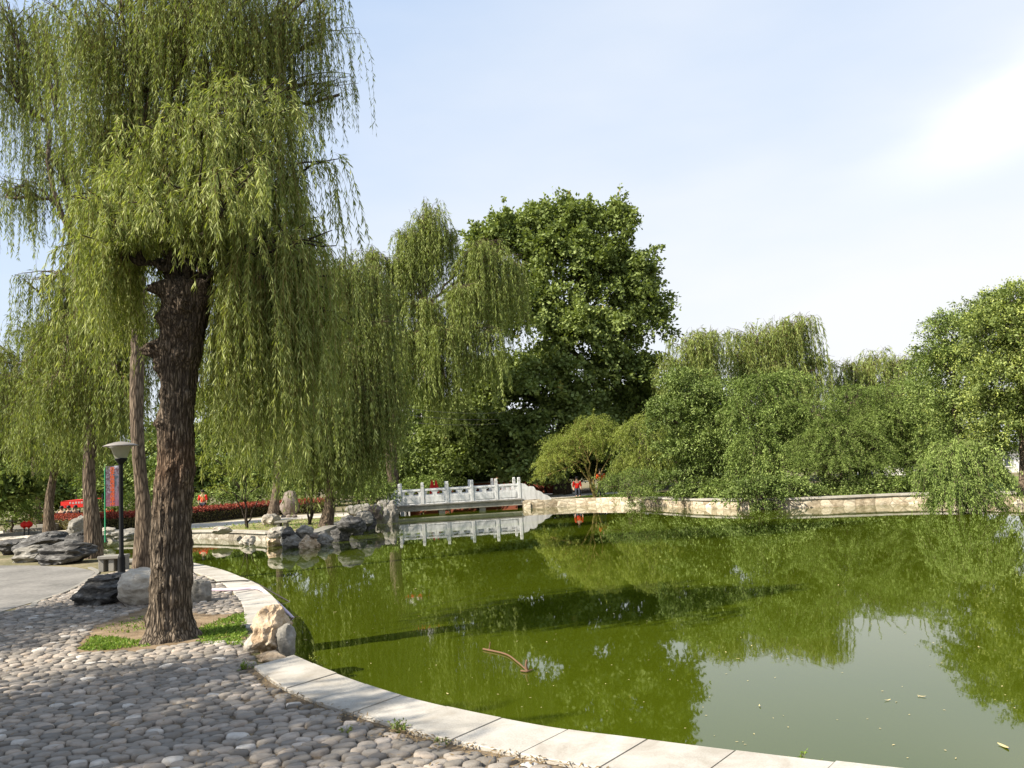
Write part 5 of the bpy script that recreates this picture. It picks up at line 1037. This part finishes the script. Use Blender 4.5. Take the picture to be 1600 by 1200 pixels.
# ------------------------------------------------------------------ grass, weeds
def tuft_area(name, polys, n, h, w, seed, mat='grass', z=GZ+.014, clumps=26, kind='stuff', spread=.09):
    rs = np.random.RandomState(seed); a = Acc()
    for poly, frac in polys:
        W = np.array(px_poly(poly)); lo_, hi_ = W.min(0), W.max(0); cc_ = lo_+rs.rand(clumps*4, 2)*(hi_-lo_); cc_ = cc_[inside(cc_, W)]
        m_ = int(n*frac); q = cc_[rs.randint(len(cc_), size=m_)]+rs.normal(size=(m_, 2))*spread; q = q[inside(q, W)]; P = np.c_[q, np.full(len(q), z)]
        add_leaves(a, rs, P, rs.normal(size=P.shape)*[1, 1, .3]+[0, 0, .75], h, w, .2)
    o = a.obj(name, M[mat], None); o['kind'] = kind; return o
o = tuft_area('grass', [([(306,1000),(310,985),(340,972),(372,962),(383,960),(384,1000),(350,1003)], .5), ([(120,1018),(145,996),(225,1003),(235,1012),(150,1020)], .32), ([(152,985),(200,970),(232,962),(232,985),(180,995)], .03), ([(300,1006),(330,1000),(384,1001),(384,1012),(330,1010)], .12)], 8000, .045, .014, 5, clumps=34, spread=.07)
o = tuft_area('far_grass', [([(240,828),(330,825),(400,818),(470,813),(535,808),(542,811),(522,820),(496,829),(420,829),(340,828)], .10), ([(895,778.3),(930,775),(985,773),(1030,773),(1003,777.5),(940,777.8)], .6)], 9000, .13, .03, 6, clumps=90, spread=.3)
o = tuft_area('bank_grass', [([(1005,777),(1100,779),(1206,780),(1300,778),(1403,774),(1403,768),(1206,772),(1005,771)], 1.0)], 9000, .13, .03, 7, clumps=70, spread=.25)
def weed(label, px, py, h, n, seed, mat='grass', z=GZ, dry=False):
    rs = np.random.RandomState(seed); p = gz(px, py, z); t = thing('weed_plant', label, 'weed', p); a = Acc(); S = np.zeros((n, 3))+rs.normal(size=(n, 3))*[.02, .02, 0]; d = unit(rs.normal(size=(n, 3))*[.7, .7, .2]+[0, 0, 1.0]); ln = h*(.5+.7*rs.rand(n))
    s = np.linspace(0, 1, 6)[None, :, None]; P = S[:, None]+d[:, None]*s*ln[:, None, None]; P[..., 2] -= s[..., 0]**2*ln[:, None]*.15
    leaf_curves(a, rs, P, .008 if not dry else .02, .022, .009, .9, .1, 0, .3); tw = Acc(); twig_curves(tw, P, .002, .001); a.obj('foliage', M[mat], t); tw.obj('stem', M['twig'], t); return t
weed('bushy little weed against the near coping', 622, 1146, .10, 26, 1, 'leaf_feather'); weed('small weed between cobbles below the coping joint', 690, 1166, .08, 18, 2, 'leaf_feather'); weed('small weed at the left tip of the near coping', 381, 1046, .09, 20, 3)
weed('dry seeding weed growing in the water below the tan rock', 482, 1040, .16, 12, 4, 'leaf_yellow', .02, True); weed('second dry weed close to the coping edge', 497, 1046, .13, 9, 5, 'leaf_yellow', .05, True)
weed('thin green sprig rising beyond the near coping', 1255, 1190, .10, 5, 6, 'grass', .1); weed('tiny sprig rising beyond the near coping left of the other', 1217, 1188, .06, 3, 7, 'grass', .1); weed('sparse dry weed among the cobbles by the coping', 545, 1150, .07, 14, 8, 'leaf_yellow')

rs = np.random.RandomState(31); a = Acc(); W = np.c_[rs.uniform(-9, 2.5, 6000), rs.uniform(3, 15, 6000)]; W = W[inside(W, COB)][:1500]
W = np.concatenate([W, oA[rs.randint(len(oA)-1, size=900)]+rs.normal(size=(900, 2))*.07-[.03, .05]]); P = np.c_[W, np.full(len(W), GZ+.045)]; P[1500:, 2] = GZ+.038; P = P[inside(P[:, :2], COB)]
add_leaves(a, rs, P, rs.normal(size=P.shape)*[1, 1, .15], .045, .012, 3.0); o = a.obj('leaf_litter', M['leaf_litter'] if 'leaf_litter' in M else M['pebdry'], None); o['kind'] = 'stuff'
a = Acc(); n_ = 240; px_ = rs.uniform(480, 1600, n_); py_ = 830+370*rs.rand(n_)**1.2; P = np.array([gz(x, y, .004) for x, y in zip(px_, py_)]); P = P[inside(P[:, :2], POND)]
add_leaves(a, rs, P, rs.normal(size=P.shape)*[1, 1, 0], .022, .010, 40.0); o = a.obj('pond_specks', M['pebdry'], None); o['kind'] = 'stuff'
